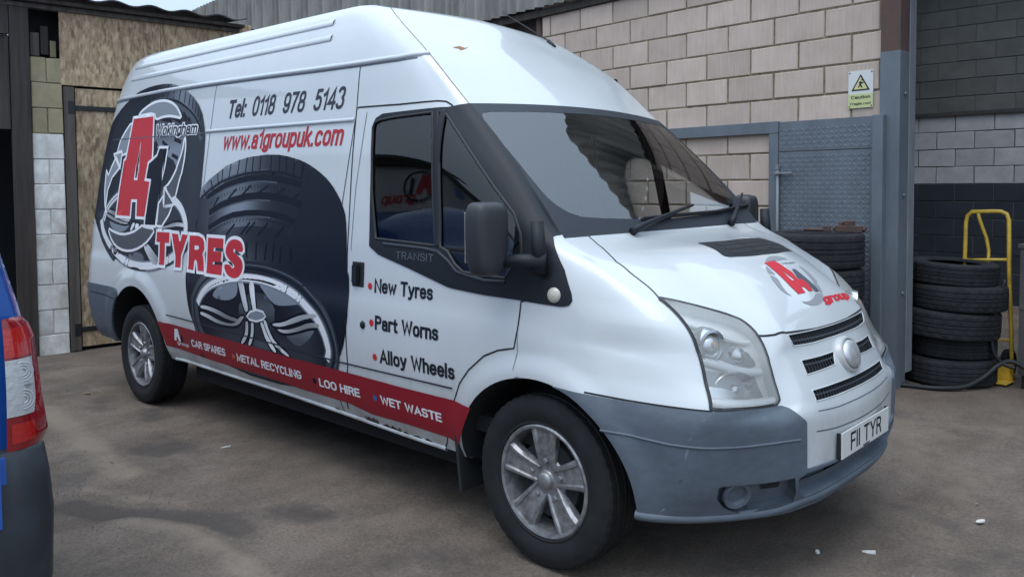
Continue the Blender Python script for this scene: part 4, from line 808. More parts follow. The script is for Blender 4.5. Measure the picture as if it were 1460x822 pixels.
# polygon mesh of the skin that can be split along any boundary
class PM:
    def __init__(s, A, F): s.A = A; s.F = F        # columns x y z nx ny nz u v
    def split(s, val):
        """faces with val > 0 and faces with val < 0"""
        val = np.where(np.abs(val) < 1e-7, 1e-7, val); pos = val > 0; A = s.A; extra = []; cache = {}; base = len(A); FP, FNg = [], []; pl = pos.tolist()
        for f in s.F:
            t = [pl[i] for i in f]
            if all(t): FP.append(f); continue
            if not any(t): FNg.append(f); continue
            p, q = [], []
            for k in range(len(f)):
                i, j = f[k], f[(k+1) % len(f)]; (p if pl[i] else q).append(i)
                if pl[i] != pl[j]:
                    e = (i, j) if i < j else (j, i)
                    if e not in cache:
                        a, b = val[e[0]], val[e[1]]; w = a/(a-b); cache[e] = base+len(extra); extra.append(A[e[0]]*(1-w)+A[e[1]]*w)
                    p.append(cache[e]); q.append(cache[e])
            if len(p) > 2: FP.append(tuple(p))
            if len(q) > 2: FNg.append(tuple(q))
        A2 = np.vstack([A, np.array(extra)]) if extra else A
        return PM(A2, FP)._trim(), PM(A2, FNg)._trim()
    def _trim(s):
        if not s.F: return PM(s.A[:0], [])
        used = np.unique(np.concatenate([np.array(f) for f in s.F])); mp = np.full(len(s.A), -1); mp[used] = np.arange(len(used)); ml = mp.tolist()
        return PM(s.A[used], [tuple(ml[i] for i in f) for f in s.F])
    def side(s, poly): return s.split(sdf(s.A[:, [0, 2]], poly))
    def uv(s, poly): return s.split(sdf(s.A[:, 6:8]*np.array([1, 1]), poly))
    def mirror(s):
        A = s.A.copy(); A[:, 1] *= -1; A[:, 4] *= -1; return PM(A, [f[::-1] for f in s.F])
    def join(s, o):
        n = len(s.A); return PM(np.vstack([s.A, o.A]), s.F+[tuple(i+n for i in f) for f in o.F])
    def build(s, name, m_, parent, off=0.0, wall=0.0, fold=None, wallmat=None):
        """off along the normal; wall > 0 turns the boundary edges inwards"""
        P = s.A[:, :3]+s.A[:, 3:6]*off; N = s.A[:, 3:6]; F = list(s.F); V = P
        if wall:
            cnt = {}
            for f in F:
                for k in range(len(f)):
                    e = (f[k], f[(k+1) % len(f)]); cnt[e] = 1
            bd = [e for e in cnt if (e[1], e[0]) not in cnt]
            bd = [e for e in bd if not (abs(s.A[e[0], 1]) < 1e-4 and abs(s.A[e[1], 1]) < 1e-4)]
            ids = {}; add = []; addN = []
            for a, b in bd:
                for i in (a, b):
                    if i not in ids:
                        ids[i] = len(P)+2*len(ids); add += [P[i], P[i]-s.A[i, 3:6]*wall]; addN += [N[i], N[i]]
            nf = [(b, a) for a, b in bd]
            if add: V = np.vstack([P, np.array(add)])
            WF = [(ids[b], ids[a], ids[a]+1, ids[b]+1) for a, b in bd]
            F = F+WF
        me = bpy.data.meshes.new(name); me.from_pydata(V.tolist(), [], F); me.update()
        me.polygons.foreach_set('use_smooth', [True]*len(me.polygons)); nn = len(s.F)
        if not wall: me.normals_split_custom_set_from_vertices(N.tolist())
        else:
            ln = np.zeros((len(me.loops), 3)); vi = np.zeros(len(me.loops), int); me.loops.foreach_get('vertex_index', vi)
            NN = np.vstack([N, np.zeros((len(V)-len(N), 3))]); ln = NN[vi]
            me.normals_split_custom_set(ln.tolist())
        o = link(name, me, m_, parent); return o
def skin_half():
    A = np.concatenate([G, NRM, np.stack(np.meshgrid(US, VS), -1)], 2).reshape(-1, 8); nu = len(US)
    F = [(j*nu+i, j*nu+i+1, (j+1)*nu+i+1, (j+1)*nu+i) for j in range(len(VS)-1) for i in range(nu-1)]
    if np.cross(G[1, 1]-G[0, 0], G[1, 0]-G[0, 1]) @ NRM[0, 0] < 0: F = [f[::-1] for f in F]
    return PM(A, F)
def resample(pts, step=.03, closed=False):
    pts = [np.array(p, float) for p in pts]; out = []
    L = pts+[pts[0]] if closed else pts
    for a, b in zip(L[:-1], L[1:]):
        n = max(1, int(np.linalg.norm(b-a)/step)); out += [a+(b-a)*i/n for i in range(n)]
    if not closed: out.append(L[-1])
    return np.array(out)
def ribbon(name, pts, width, off, m_, parent, space='side', closed=False, step=.03, mirror=False, raise_=0.0, mb=None):
    """band on the skin along a line; raise_ > 0 makes it a half-round bead"""
    q = resample(pts, step, closed); P, N = mapper(space)(q, 0)
    if mirror: P = P*[1, -1, 1]; N = N*[1, -1, 1]
    n = len(P); T = np.roll(P, -1, 0)-np.roll(P, 1, 0)
    if not closed: T[0] = P[1]-P[0]; T[-1] = P[-1]-P[-2]
    T /= np.maximum(np.linalg.norm(T, axis=1, keepdims=True), 1e-9); B = np.cross(N, T)
    prof = [(-.5, 0), (.5, 0)] if not raise_ else [(-.5, -.3), (-.42, .5), (-.2, .92), (0, 1), (.2, .92), (.42, .5), (.5, -.3)]
    k = len(prof); V = [P[i]+B[i]*width*a+N[i]*(off+raise_*b) for i in range(n) for a, b in prof]; F = []
    for i in range(n if closed else n-1):
        j = (i+1) % n
        for c in range(k-1): F.append((i*k+c, j*k+c, j*k+c+1, i*k+c+1))
    if mb is not None: mb.add(V, F); return None
    return obj(name, V, F, m_, parent, smooth=True)
def decal(name, outer, m_, parent, space='side', off=.0012, holes=(), step=.045, mb=None):
    """flat print cut to a polygon and laid on the skin"""
    polys = [list(outer)]+[list(h) for h in holes]; pts = []; edges = []
    for p in polys:
        n0 = len(pts); q = resample(p, step, True) if space == 'side' else resample(p, step*4, True)
        q = [q[i] for i in range(len(q)) if np.linalg.norm(q[i]-q[i-1]) > 1e-5]; pts += [Vector((float(a), float(b))) for a, b in q]; edges += [(n0+i, n0+(i+1) % len(q)) for i in range(len(q))]
    A = np.array(outer); lo, hi = A.min(0), A.max(0); st = (step, step) if space == 'side' else (step*5, step*3)
    gx, gy = np.meshgrid(np.arange(lo[0], hi[0], st[0]), np.arange(lo[1], hi[1], st[1])); gp = np.stack([gx.ravel(), gy.ravel()], 1)
    if len(gp):
        sd_ = sdf(gp, outer) > min(st)*.35
        for h in holes: sd_ &= sdf(gp, h) < -min(st)*.35
        pts += [Vector((float(a), float(b))) for a, b in gp[sd_]]
    r = delaunay_2d_cdt(pts, edges, [], 0, 1e-6); V2 = np.array([tuple(v) for v in r[0]]); F = [tuple(f) for f in r[2]]
    ce = np.array([V2[list(f)].mean(0) for f in F]); k = inside(ce, outer)
    for h in holes: k &= ~inside(ce, h)
    F = [f for f, t in zip(F, k) if t]; P, N = mapper(space)(V2, off)
    F = [f if np.cross(P[f[1]]-P[f[0]], P[f[2]]-P[f[0]]) @ N[f[0]] > 0 else f[::-1] for f in F]
    if mb is not None: mb.add(P, F); return None
    return obj(name, P, F, m_, parent, smooth=True)
def words(name, body, box, m_, parent, space='side', off=.002, bold=.0, shear=0.0, outline=None, wscale=1.0):
    """box = baseline left, baseline right, top left of the capitals"""
    bl, br, tl = (np.array(b, float) for b in box); ex = br-bl; W_ = np.linalg.norm(ex)
    up = tl-bl
    if space == 'side': cap = abs(up[1]); e1 = ex/W_; e2 = np.array([0, 1.0]); f = lambda x, y: bl+e1*x+e2*y; wid = W_
    else: cap = 1.0; f = lambda x, y: bl+ex*x+up*y; wid = 1.0
    def make(nm, b_, mm, of):
        P2, F = text_flat(body, f, wid, cap, b_, shear); P, N = mapper(space)(np.array(P2), of)
        F = [g if np.cross(P[g[1]]-P[g[0]], P[g[2]]-P[g[0]]) @ N[g[0]] > 0 else g[::-1] for g in F]
        return obj(nm, P, F, mm, parent)
    o = make(name, bold, m_, off)
    if outline: make('lettering_outline', bold+outline[0], outline[1], off-.0006)
    return o
# ------------------------------------------------------------------ the white van
van = thing('white_van', 'white high roof panel van with tyre pictures and red lettering on its side', 'van')
T = TS; U = TU
RX = (0.0, .345, .455, .415); RR_ = (-3.75, .37, .44, .46)
def ell(pm, e):
    x, y, z = pm.A[:, 0], pm.A[:, 1], pm.A[:, 2]; v = ((x-e[0])/e[2])**2+((z-e[1])/e[3])**2-1
    return np.where(np.abs(y) < .5, 1.0, v)
def col_u(pm, u): return pm.A[:, 6]-u
trim_poly = T['trim'][:11]+[(.095, 1.188), (.0, 1.312), (.08, 1.36), (-.08, 1.58), (-.30, 1.80), (-.56, 1.885)]+T['trim'][16:]
lamp_poly = smooth_poly(U['lamp'], 1)
bump_poly = [(8, -1), (8, 2.90), (9.29, 2.90), (9.97, 2.935), (10.406, 3.05), (11.027, 3.065), (11.422, 2.573), (11.921, 2.128), (11.939, 1.55), (11.958, 1.099), (12.55, 1.10), (14.3, 1.19), (14.3, -1)]
bonnet_poly = [(10.03, 7.11), (10.124, 7.496), (10.166, 7.748), (10.195, 7.909), (10.307, 8.256), (10.5, 8.487), (10.757, 8.747), (10.87, 8.935), (10.88, 9.02), (14.3, 9.02), (14.3, 6.02), (13.171, 6.022), (12.062, 6.11), (11.66, 6.239), (11.21, 6.56), (11.229, 6.732), (11.179, 6.958), (11.096, 7.058), (10.891, 7.168), (10.578, 7.182)]
slots = [[(12.06, 6.02), (13, 6.0), (14.5, 6.0), (14.5, 5.47), (13.6, 5.42), (12.69, 5.37), (12.15, 5.36)],
         [(12.24, 4.34), (12.83, 4.42), (13.48, 4.47), (13.34, 3.80), (12.77, 3.74), (12.234, 3.68)],
         [(12.21, 3.19), (13, 3.21), (14.5, 3.25), (14.5, 2.82), (13.5, 2.82), (12.264, 2.79)]]
fog_poly = [(10.40, 1.04), (10.9, 1.0), (11.60, 1.01), (11.62, .60), (11.499, .313), (10.922, .243), (10.70, .183), (10.532, .391), (10.426, .727)]
low_poly = [(11.72, .55), (11.70, .95), (11.95, 1.03), (12.55, 1.04), (14.3, 1.12), (14.3, .52), (13, .42), (11.9, .35)]
vent_poly = [(13.206, 8.45), (14.278, 8.40), (15.5, 8.42), (16.25, 8.43), (16.4, 8.1), (16.2, 7.85), (14.88, 7.80), (13.55, 7.82), (12.85, 7.87), (12.75, 7.93)]
wsg_poly = [(9.9, 10.6), (10.054, 10.80), (10.2, 10.845), (10.5, 10.865), (14.3, 10.88), (14.3, 9.17), (12.7, 9.20), (12.129, 9.222), (11.539, 9.245), (10.96, 9.281), (10.66, 9.347), (10.42, 9.45), (10.24, 9.62), (10.14, 9.85), (10.06, 10.207)]
glass2 = [(-.70, 1.851), (-.672, 1.853), (-.545, 1.735), (-.292, 1.50), (-.178, 1.40), (-.128, 1.32)]+T['glass2'][6:]
def proc(left):
    h = skin_half(); fr, sd_ = h.split(col_u(h, 10.0)); out = {}
    def take(pm, name, val):
        a, b = pm.split(val)
        if a.F: out[name] = out[name].join(a) if name in out else a
        return b
    # side
    _, sd_ = sd_.split(-ell(sd_, RX)); _, sd_ = sd_.split(-ell(sd_, RR_))
    sd_ = take(sd_, 'rear_bumper', sdf(sd_.A[:, [0, 2]], [(-5, .1), (-5, .795), (-4.02, .792), (-4.02, .1)]))
    sd_ = take(sd_, 'bumper', sdf(sd_.A[:, 6:8], bump_poly)); sd_ = take(sd_, 'lamp', sdf(sd_.A[:, 6:8], lamp_poly))
    tr, sd_ = sd_.side(trim_poly)
    g1, tr = tr.side(T['glass1']); g2, tr = tr.side(glass2); out['glass1'] = g1; out['glass2'] = g2; out['trim'] = tr
    sd_ = take(sd_, 'door', sdf(sd_.A[:, [0, 2]], T['door']))
    # front
    _, fr = fr.split(-ell(fr, RX))
    fr = take(fr, 'bumper', sdf(fr.A[:, 6:8], bump_poly)); fr = take(fr, 'lamp', sdf(fr.A[:, 6:8], lamp_poly))
    b = out['bumper']; out['fog'], b = b.uv(fog_poly); out['low'], b = b.uv(low_poly); out['bumper'] = b
    ws, fr = fr.uv([(9, 9.02), (14.3, 9.02), (14.3, 11.0), (9, 11.0)]); out['wsg'], out['frit'] = ws.uv(wsg_poly)
    for s_ in slots: fr = take(fr, 'slot', sdf(fr.A[:, 6:8], s_))
    vp = [(28-u, v) for u, v in vent_poly] if left else vent_poly
    fr = take(fr, 'vent', sdf(fr.A[:, 6:8], vp)); fr = take(fr, 'bonnet', sdf(fr.A[:, 6:8], bonnet_poly))
    out['body'] = sd_.join(fr)
    if left: out = {k: v.mirror() for k, v in out.items()}
    return out
PR, PL = proc(False), proc(True)
both = lambda k: PR[k].join(PL[k])
both('body').build('body', K.paint, van)
for q in (PR, PL):
    q['door'].build('front_door', K.paint, van); q['trim'].build('window_trim', K.trim, van, off=.004, wall=.008)
    q['glass1'].build('door_window', K.winglass, van, off=-.004); q['glass2'].build('quarter_window', K.winglass, van, off=-.004)
both('bonnet').build('bonnet', K.paint, van, off=.001)
both('bumper').build('front_bumper', K.plastic, van, off=.010, wall=.05)
both('rear_bumper').build('rear_bumper', K.plastic, van, off=.012, wall=.02)
both('wsg').build('windscreen', K.wsglass, van, off=.001); both('frit').build('windscreen_surround', K.pillar, van, off=.002, wall=.006)
for q in (PR, PL): q['fog'].build('fog_lamp_recess', K.plastic, van, off=-.028, wall=-.038)
both('low').build('lower_air_intake', K.dark, van, off=-.05); 
grl = both('slot').build('grille', K.dark, van, off=-.032, wall=-.032)
both('vent').build('bonnet_vent', K.trim, van, off=.003, wall=.006)
# dark inner skins of the cab
def cabside(pm): return pm.split(np.minimum(pm.A[:, 0]+1.36, pm.A[:, 7]-7.0))[0]
for q in (PR, PL):
    a = cabside(q['door']).join(cabside(q['trim']))
    a.build('door_lining', K.lining, van, off=-.03)
b_ = both('body'); b_ = b_.split(np.minimum(b_.A[:, 0]+1.36, b_.A[:, 7]-9.1))[0]; b_.build('roof_lining', K.lining, van, off=-.035)
both('frit').build('windscreen_inner_edge', K.lining, van, off=-.008)
MB().prism([(-.9, .5), (.9, .5), (.9, 1.25), (.83, 1.85), (.79, 2.08), (.70, 2.30), (.60, 2.42), (-.60, 2.42), (-.70, 2.30), (-.79, 2.08), (-.83, 1.85), (-.9, 1.25)], -1.36, -1.33, lambda y, z, d: (d, y, z)).build('bulkhead', K.lining, van)
MB().box((-1.33, -.88, .45), (.0, .88, .52)).build('cab_floor', K.dark, van)
db = MB(); db.box((-.52, -.86, .80), (-.08, .86, 1.17), .05).box((-.12, -.80, 1.0), (.03, .80, 1.245), .03); dash = db.build('dashboard', K.lining, van, angle=40)
for y, w in ((-.44, .50), (.28, .88)):
    s_ = MB().box((-1.10, y-w/2, .72), (-.58, y+w/2, .92), .05).box((-1.24, y-w/2, .85), (-1.08, y+w/2, 1.34), .05, Matrix.Rotation(R_(0), 4, 'Y')).build('seat', K.lining, van, angle=40)
    for yy in ([y] if w < .6 else [y-.22, y+.22]): MB().box((-1.25, yy-.10, 1.36), (-1.15, yy+.10, 1.50), .04).build('headrest', K.lining, s_, angle=40)
MB().tube([(-.50+.16*math.sin(R_(25))*math.sin(a), -.44+.19*math.cos(a), 1.15+.17*math.sin(a)) for a in np.linspace(0, 2*math.pi, 33)[:-1]], .014, 8, closed=True).tube([(-.50, -.62, 1.15), (-.44, -.44, 1.12), (-.50, -.26, 1.15)], .016, 8).build('steering_wheel', K.trim, van, smooth=True)
# underbody and wheel housings
MB().box((-4.55, -.80, .36), (-4.24, .80, .60)).box((-3.22, -.80, .23), (-.52, .80, .56)).box((-4.3, -.55, .30), (.45, .55, .52)).box((.42, -.60, .30), (.74, .60, .55)).box((-2.7, -.72, .24), (-1.7, -.30, .40)).build('underbody', K.dark, van)
for e in (RX, RR_):
    for s in (1, -1):
        n = 40; a = np.linspace(-.35, math.pi+.35, n); q = np.stack([e[0]+e[2]*np.cos(a), np.maximum(e[1]+e[3]*np.sin(a), .14)], 1); P, N = map_side(q, 0)
        V = []; F = []
        for i in range(n):
            for yy in (P[i, 1]+.001, P[i, 1]+.02, -.60): V.append((q[i, 0], yy*s, P[i, 2] if yy != -.60 else q[i, 1]+.01))
        for i in range(n-1):
            for c in range(2): F.append((i*3+c, i*3+c+1, i*3+c+4, i*3+c+3))
        F.append(tuple(i*3+2 for i in range(n)))
        obj('wheel_housing', V, F, K.dark, van)
# seams, gutters, creases
def seam_or_shade(pts, w=.006, sp='side', closed=False, m_=K.dark, mirror=False, off=.0016, par=None): return ribbon('gap_or_shade_line', pts, w, off, m_, par or van, sp, closed, mirror=mirror)
dd = T['door']; dline = dd[28:]+dd[:28]
for mir in (False, True):
    seam_or_shade(dd[:13]+[(-.60, 1.862)], .008, mirror=mir); seam_or_shade(dd[17:28], .007, mirror=mir); seam_or_shade([dd[27], (-.574, .38), (-.64, .30)], .006, mirror=mir)
    ribbon('gutter', [(-4.42, 2.176)]+T['gutter'][1:], .030, .0, K.paint, van, raise_=.013, mirror=mir)
    ribbon('gutter_shade', [(-4.42, 2.158)]+[(x, z-.017) for x, z in T['gutter'][1:-1]]+[(-.90, 2.122)], .007, .0022, K.plastic, van, mirror=mir)  # dark line painted in for the shade under the gutter
    for bz, x0, x1 in ((2.40, -4.15, -1.64), (2.31, -4.15, -1.61)): ribbon('roof_swage', [(x0, bz+.01), (-2.9, bz+.004), (x1, bz-.005)], .045, -.003, K.paint, van, raise_=.011, mirror=mir)
    ribbon('waist_swage', [(-2.86, 1.869), (-2.2, 1.862), (-1.30, 1.851)], .022, -.002, K.paint, van, raise_=.006, mirror=mir); seam_or_shade([(-4.3, 1.875), (-2.8, 1.856), (-1.30, 1.839)], .006, m_=K.plastic, mirror=mir, off=.0075)  # grey ribbon below the swage paints in the shadow of the crease
    seam_or_shade([(-3.26, .677)]+[(x, z-.004) for x, z in T['moulding'][1:]], .008, mirror=mir, m_=K.textdark, off=.0065)
    seam_or_shade([(-2.78, 2.165), (-2.80, 1.86), (-2.83, 1.3), (-2.80, .70)], .005, m_=K.plastic, mirror=mir); seam_or_shade([(-1.287, 1.904), (-1.292, 2.12)], .006, mirror=mir)
    seam_or_shade([(-1.20, 1.88), (-1.235, 1.5), (-1.235, 1.2)], .004, m_=K.plastic, mirror=mir)  # thin grey line drawn for the shading of the pillar crease
    seam_or_shade([(-1.29, 1.85), (-1.34, 1.4), (-1.36, .9), (-1.36, .37)], .006, mirror=mir, m_=K.textdark)
    seam_or_shade([(-.104, .935), (-.10, .85), (-.11, .78)], .003, m_=K.plastic, mirror=mir)
bl = bonnet_poly[:9]; bf = bonnet_poly[10:15]
mirU = lambda p: [(28-u, v) for u, v in p]
for f_ in (lambda p: p, mirU):
    seam_or_shade(f_(bl), .006, 'uv', m_=K.mortardark); seam_or_shade(f_(bf), .008, 'uv'); seam_or_shade(f_([(9.943, 11.0), (9.902, 11.46), (9.912, 12.02), (9.887, 12.85), (9.89, 13.5), (9.9, 14.4)]), .004, 'uv', m_=K.mortar)
    ribbon('lamp_seal', f_(lamp_poly), .013, .003, K.rubber, van, 'uv', True)
for mir in (False, True): ribbon('bumper_line', [(-4.55, .728), (-4.3, .724), (-4.05, .716)], .008, .0128, K.dark, van, mirror=mir)
seam_or_shade([(9.0, 2.96), (9.3, 2.95), (9.97, 2.98), (10.02, 3.0)], .007, 'uv'); seam_or_shade([(12.3, 2.40), (14, 2.42), (15.7, 2.40)], .004, 'uv', m_=K.plastic, off=.001)
ribbon('white_panel_seam', [(12.25, 1.80), (14, 1.80), (15.75, 1.80)], .005, .001, K.plastic, van, 'uv')
ribbon('bumper_highlight_strip', [(9.22, 1.86), (9.475, 1.81), (9.811, 1.735), (10.2, 1.706), (10.6, 1.685), (10.985, 1.675), (11.708, 1.69)], .010, .0095, K.plastic, van, 'uv', raise_=.005)
for f_ in (lambda p: p, mirU):
    ribbon('bumper_step', f_([(9.56, 1.08), (9.991, 1.119), (10.379, 1.06), (10.903, 1.03), (11.69, 1.03)]), .02, .006, K.plastic, van, 'uv', raise_=.003)
    ribbon('bumper_lip', f_([(9.80, .06), (9.97, .06), (10.5, .09), (11.0, .12), (11.6, .22), (12.4, .22), (13.4, .27), (14.0, .3)]), .035, .004, K.plastic, van, 'uv', raise_=.016)
    P, N = map_uv(f_([(10.63, .72)]), -.02)
    fo = MB(); fo.lathe([(.0, .0), (.047, .0), (.056, .012), (.052, .026), (.040, .022), (.034, .010), (0, .008)], 24, 'X'); M_ = Vector((1, 0, 0)).rotation_difference(Vector(N[0])).to_matrix().to_4x4(); M_.translation = Vector(P[0])
    o = fo.build('fog_lamp_cover', K.plastic, van, angle=40); o.matrix_world = M_
    decal('tow_eye_slot', f_([(10.96, .92), (11.32, .89), (11.27, .72), (10.93, .735)]), K.dark, van, 'uv', -.019)
    for k in range(5): ribbon('intake_rib', f_([(11.80+k*.035, .45+k*.10), (12.4, .42+k*.10), (12.75, .46+k*.10)]), .012, -.04, K.plastic, van, 'uv')
ribbon('intake_bar', [(11.75, .50), (12.6, .52), (14, .60), (15.4, .52), (16.25, .5)], .05, -.03, K.plastic, van, 'uv')
# grille mesh, badge, vent louvres
gb = MB()
for s_ in slots:
    A_ = np.array(s_); lo, hi = A_.min(0), A_.max(0); mirs = (False, True)
    for mr_ in mirs:
        vm = (lo[1]+hi[1])/2; L = [(lo[0]+.04, vm-.0), (min(hi[0], 14.0)-(.06 if hi[0] < 14 else 0), vm+(.06 if hi[0] < 14 else 0))]
        ribbon('x', mirU(L) if mr_ else L, .006, -.004, None, None, 'uv', mb=gb)
        for u in np.arange(lo[0]+.08, min(hi[0], 14.0), .105):
            L = [(u, v) for v in np.linspace(lo[1]-.1, hi[1]+.1, 18) if inside(np.array([[u, v]]), s_)[0]]
            if len(L) > 2: ribbon('x', mirU(L) if mr_ else L, .0045, -.005, None, None, 'uv', mb=gb)
gb.build('grille_mesh', K.mesh, grl)
for i, s_ in enumerate(slots):
    if i == 1:
        for f_ in (lambda p: p, mirU): ribbon('grille_surround', f_(s_), .005, .0, K.paint, grl, 'uv', True, raise_=.003)
    else:
        sym = s_[:2]+[(14, (s_[2][1]))]; bot = s_[4:]
        ribbon('grille_surround', s_[:2]+mirU(s_[:2])[::-1]+mirU(bot)[::-1]+bot, .005, .0, K.paint, grl, 'uv', True, raise_=.003)
bd = MB(); bd.lathe([(0, .024), (.045, .022), (.064, .015), (.070, .004), (.070, -.01)], 40, 'X')
bd.V = [(x, y*1.02, z*.84) for x, y, z in bd.V]
boss = MB(); boss.lathe([(.072, .006), (.080, .008), (.088, -.002), (.094, -.03)], 40, 'X'); boss.V = [(x, y*1.02, z*.86) for x, y, z in boss.V]
P, N = map_uv([(14.0, 4.0)], .012)
for m_, nm, mb_ in ((K.silver, 'oval_badge', bd), (K.paint, 'badge_surround', boss)):
    o = mb_.build(nm, m_, van, smooth=True); o.location = P[0]; o.rotation_euler = (0, R_(-18), 0)
vb = MB()
for r in range(3):
    for c in range(3):
        u0 = 13.42+c*.93+r*(-.12); u1 = u0+.80; v0 = 8.30-r*.15
        decal('x', [(u0, v0), (u1, v0-.01), (u1-.05, v0-.10), (u0-.05, v0-.09)], None, None, 'uv', .0042, mb=vb)
vb.build('vent_slots', K.dark, van)
# head lamps
for q, s in ((PR, -1), (PL, 1)):
    lens = q['lamp'].build('headlamp', K.lens, van, off=.003)
    q['lamp'].build('lamp_housing', K.lampgrey, lens, off=-.050, wall=-.052)
    sg_ = (lambda p: [(28-u, v) for u, v in p]) if s > 0 else (lambda p: p)
    decal('lamp_cavity', sg_(smooth_poly([(10.09, 5.25), (10.10, 6.25), (10.42, 6.55), (10.95, 6.40), (11.02, 5.6), (10.95, 5.15), (10.5, 5.1)], 1)), K.lampdark, lens, 'uv', -.046, step=.02)
    decal('lamp_cavity', sg_([(10.05, 3.32), (10.04, 4.52), (10.90, 4.56), (10.95, 3.36)]), K.lampdark, lens, 'uv', -.046, step=.02)
    decal('lamp_tray', sg_([(10.06, 3.34), (10.07, 3.98), (10.30, 3.96), (10.62, 3.72), (10.90, 3.52), (10.93, 3.36)]), K.chrome, lens, 'uv', -.038, step=.02)
    def at(u, v, d): P, N = map_uv([(u, v)], d); P[0][1] = abs(P[0][1])*s; N[0][1] = abs(N[0][1])*s; return Vector(P[0]), Vector(N[0])
    def facing(mb_, nm, mt, u, v, d, sc=(1, 1, 1), aim=(.92, .30, .0)):
        p, n = at(u, v, d); M_ = Vector((1, 0, 0)).rotation_difference(Vector((aim[0], aim[1]*s, aim[2])).normalized()).to_matrix().to_4x4(); M_.translation = p
        o = mb_.build(nm, mt, lens, angle=45); o.matrix_world = M_ @ Matrix.Diagonal((*sc, 1))
    facing(MB().lathe([(.046, .0), (.052, .014), (.062, .012), (.066, -.012), (.066, -.045)], 28, 'X'), 'lamp_ring', K.chrome, 10.30, 5.75, -.026)
    facing(MB().lathe([(0, .026), (.018, .024), (.034, .016), (.045, .0), (.045, -.02)], 24, 'X'), 'turn_lamp', K.chrome, 10.30, 5.75, -.032)
    facing(MB().lathe([(0, .016), (.010, .013), (.016, .0)], 14, 'X'), 'bulb', K.amber, 10.30, 5.72, -.012)
    facing(MB().lathe([(0, .012), (.016, .01), (.024, .0), (.036, -.004), (.04, -.03)], 24, 'X'), 'side_lamp', K.chrome, 10.72, 5.85, -.035)
    for v_, w_, d_, nm in ((4.70, .030, -.035, 'lamp_divider'), (3.30, .034, -.016, 'lamp_bottom_strip'), (6.55, .02, -.04, 'lamp_brow')): ribbon(nm, [(10.03 if v_ < 6 else 10.1, v_+.1), (10.5, v_+.02), (11.02 if v_ < 6 else 11.1, v_)], w_, d_, K.lampgrey, lens, 'uv', mirror=(s > 0), raise_=.010)
    facing(MB().lathe([(.02, -.05), (.05, -.03), (.078, -.006), (.086, .0), (.092, -.004), (.094, -.04)], 32, 'X'), 'main_reflector', K.chrome, 10.50, 4.02, -.036, (1, .92, .55), aim=(.85, .5, 0))
    facing(MB().lathe([(0, .028), (.016, .022), (.02, .0), (.02, -.04)], 16, 'X'), 'main_bulb', K.chrome, 10.50, 3.95, -.055, aim=(.85, .5, 0))
# plate
pl = MB().box((.9105, -.255, .460), (.9155, .255, .563), .0015).build('number_plate', mat('number_plate_white', (.62, .62, .60), .35, coat=.3), van)
V2, F2 = text_flat('FII TYR', lambda x, y: (.9162, -.17+x, .476+y), .33, .072, .002); obj('lettering', V2, F2, K.ink, pl)
for y in (-.261, .2555): MB().box((.896, y, .459), (.910, y+.005, .563), .001).build('plate_edge', K.dark, pl)
# handle, lock, indicator, mirrors
def patch_at(x, z, d=0.0, mir=False):
    P, N = map_side([(x, z)], d); P, N = P[0].copy(), N[0].copy()
    if mir: P[1] *= -1; N[1] *= -1
    n = Vector(N); ux = Vector((1, 0, 0)); ux = (ux-n*ux.dot(n)).normalized(); uz = n.cross(ux)
    if uz.z < 0: uz = -uz
    M_ = Matrix((ux, n, uz)).transposed().to_4x4(); M_.translation = Vector(P); return M_
for mir in (False, True):
    h_ = MB().box((-.05, -.004, -.062), (.046, .003, .060), .003).build('door_handle', K.rubber, van); h_.matrix_world = patch_at(-1.168, 1.088, 0, mir)
    f_ = MB().box((-.040, .003, -.052), (.016, .020, .052), .010).build('handle_flap', K.trim, h_, angle=40)
    l_ = MB().lathe([(0, .006), (.016, .006), (.020, .0)], 20, 'Y').build('lock_cap', K.trim, van, smooth=True); l_.matrix_world = patch_at(-1.117, .847, 0, mir)
    i_ = MB().lathe([(0, .012), (.016, .010), (.027, .005), (.030, .0)], 24, 'Y').build('side_indicator', mat('cream_indicator', (.46, .43, .36), .3, coat=.4), van, smooth=True); i_.matrix_world = patch_at(.066, 1.09, .004, mir)
    s = 1 if mir else -1
    hv, hf = [], []; na, nb = 36, 18; pw = lambda c, e: math.copysign(abs(c)**e, c)
    for j in range(nb+1):
        ph = -math.pi/2+math.pi*j/nb
        for i in range(na):
            th = 2*math.pi*i/na; x_ = .056*pw(math.cos(ph), .30)*pw(math.cos(th), .42); y_ = .083*pw(math.cos(ph), .30)*pw(math.sin(th), .42); z_ = .146*pw(math.sin(ph), .42)
            y_ *= (1-.20*max(0, -z_/.146))*(1-.10*max(0, x_/.06)); z_ += -.010*max(0, x_/.06)*(1 if z_ > 0 else -1)
            hv.append((x_, y_, z_))
    hf = [(j*na+i, j*na+(i+1) % na, (j+1)*na+(i+1) % na, (j+1)*na+i) for j in range(nb) for i in range(na)]
    hm = MB().add(hv, hf)
    me = mesh('mirror', hm.V, hm.F, True)
    # the head stands outboard of the door and its glass faces back
    mo = link('mirror', me, K.mirror, van); mo.location = (-.165, s*1.075, 1.305); mo.rotation_euler = (0, 0, s*R_(6))
    MB().tube([(-.15, s*1.03, 1.205), (-.06, s*1.01, 1.222), (.035, s*.955, 1.215)], [.022, .026, .036], 12).build('mirror_arm', K.trim, van, smooth=True)
    MB().tube([(.015, s*.965, 1.17), (.0, s*.968, 1.375)], [.032, .026], 12).build('mirror_pivot', K.trim, van, smooth=True)
    MB().box((-.0635, -.066, -.095), (-.058, .066, .105), .002).build('mirror_glass', K.steel, mo)
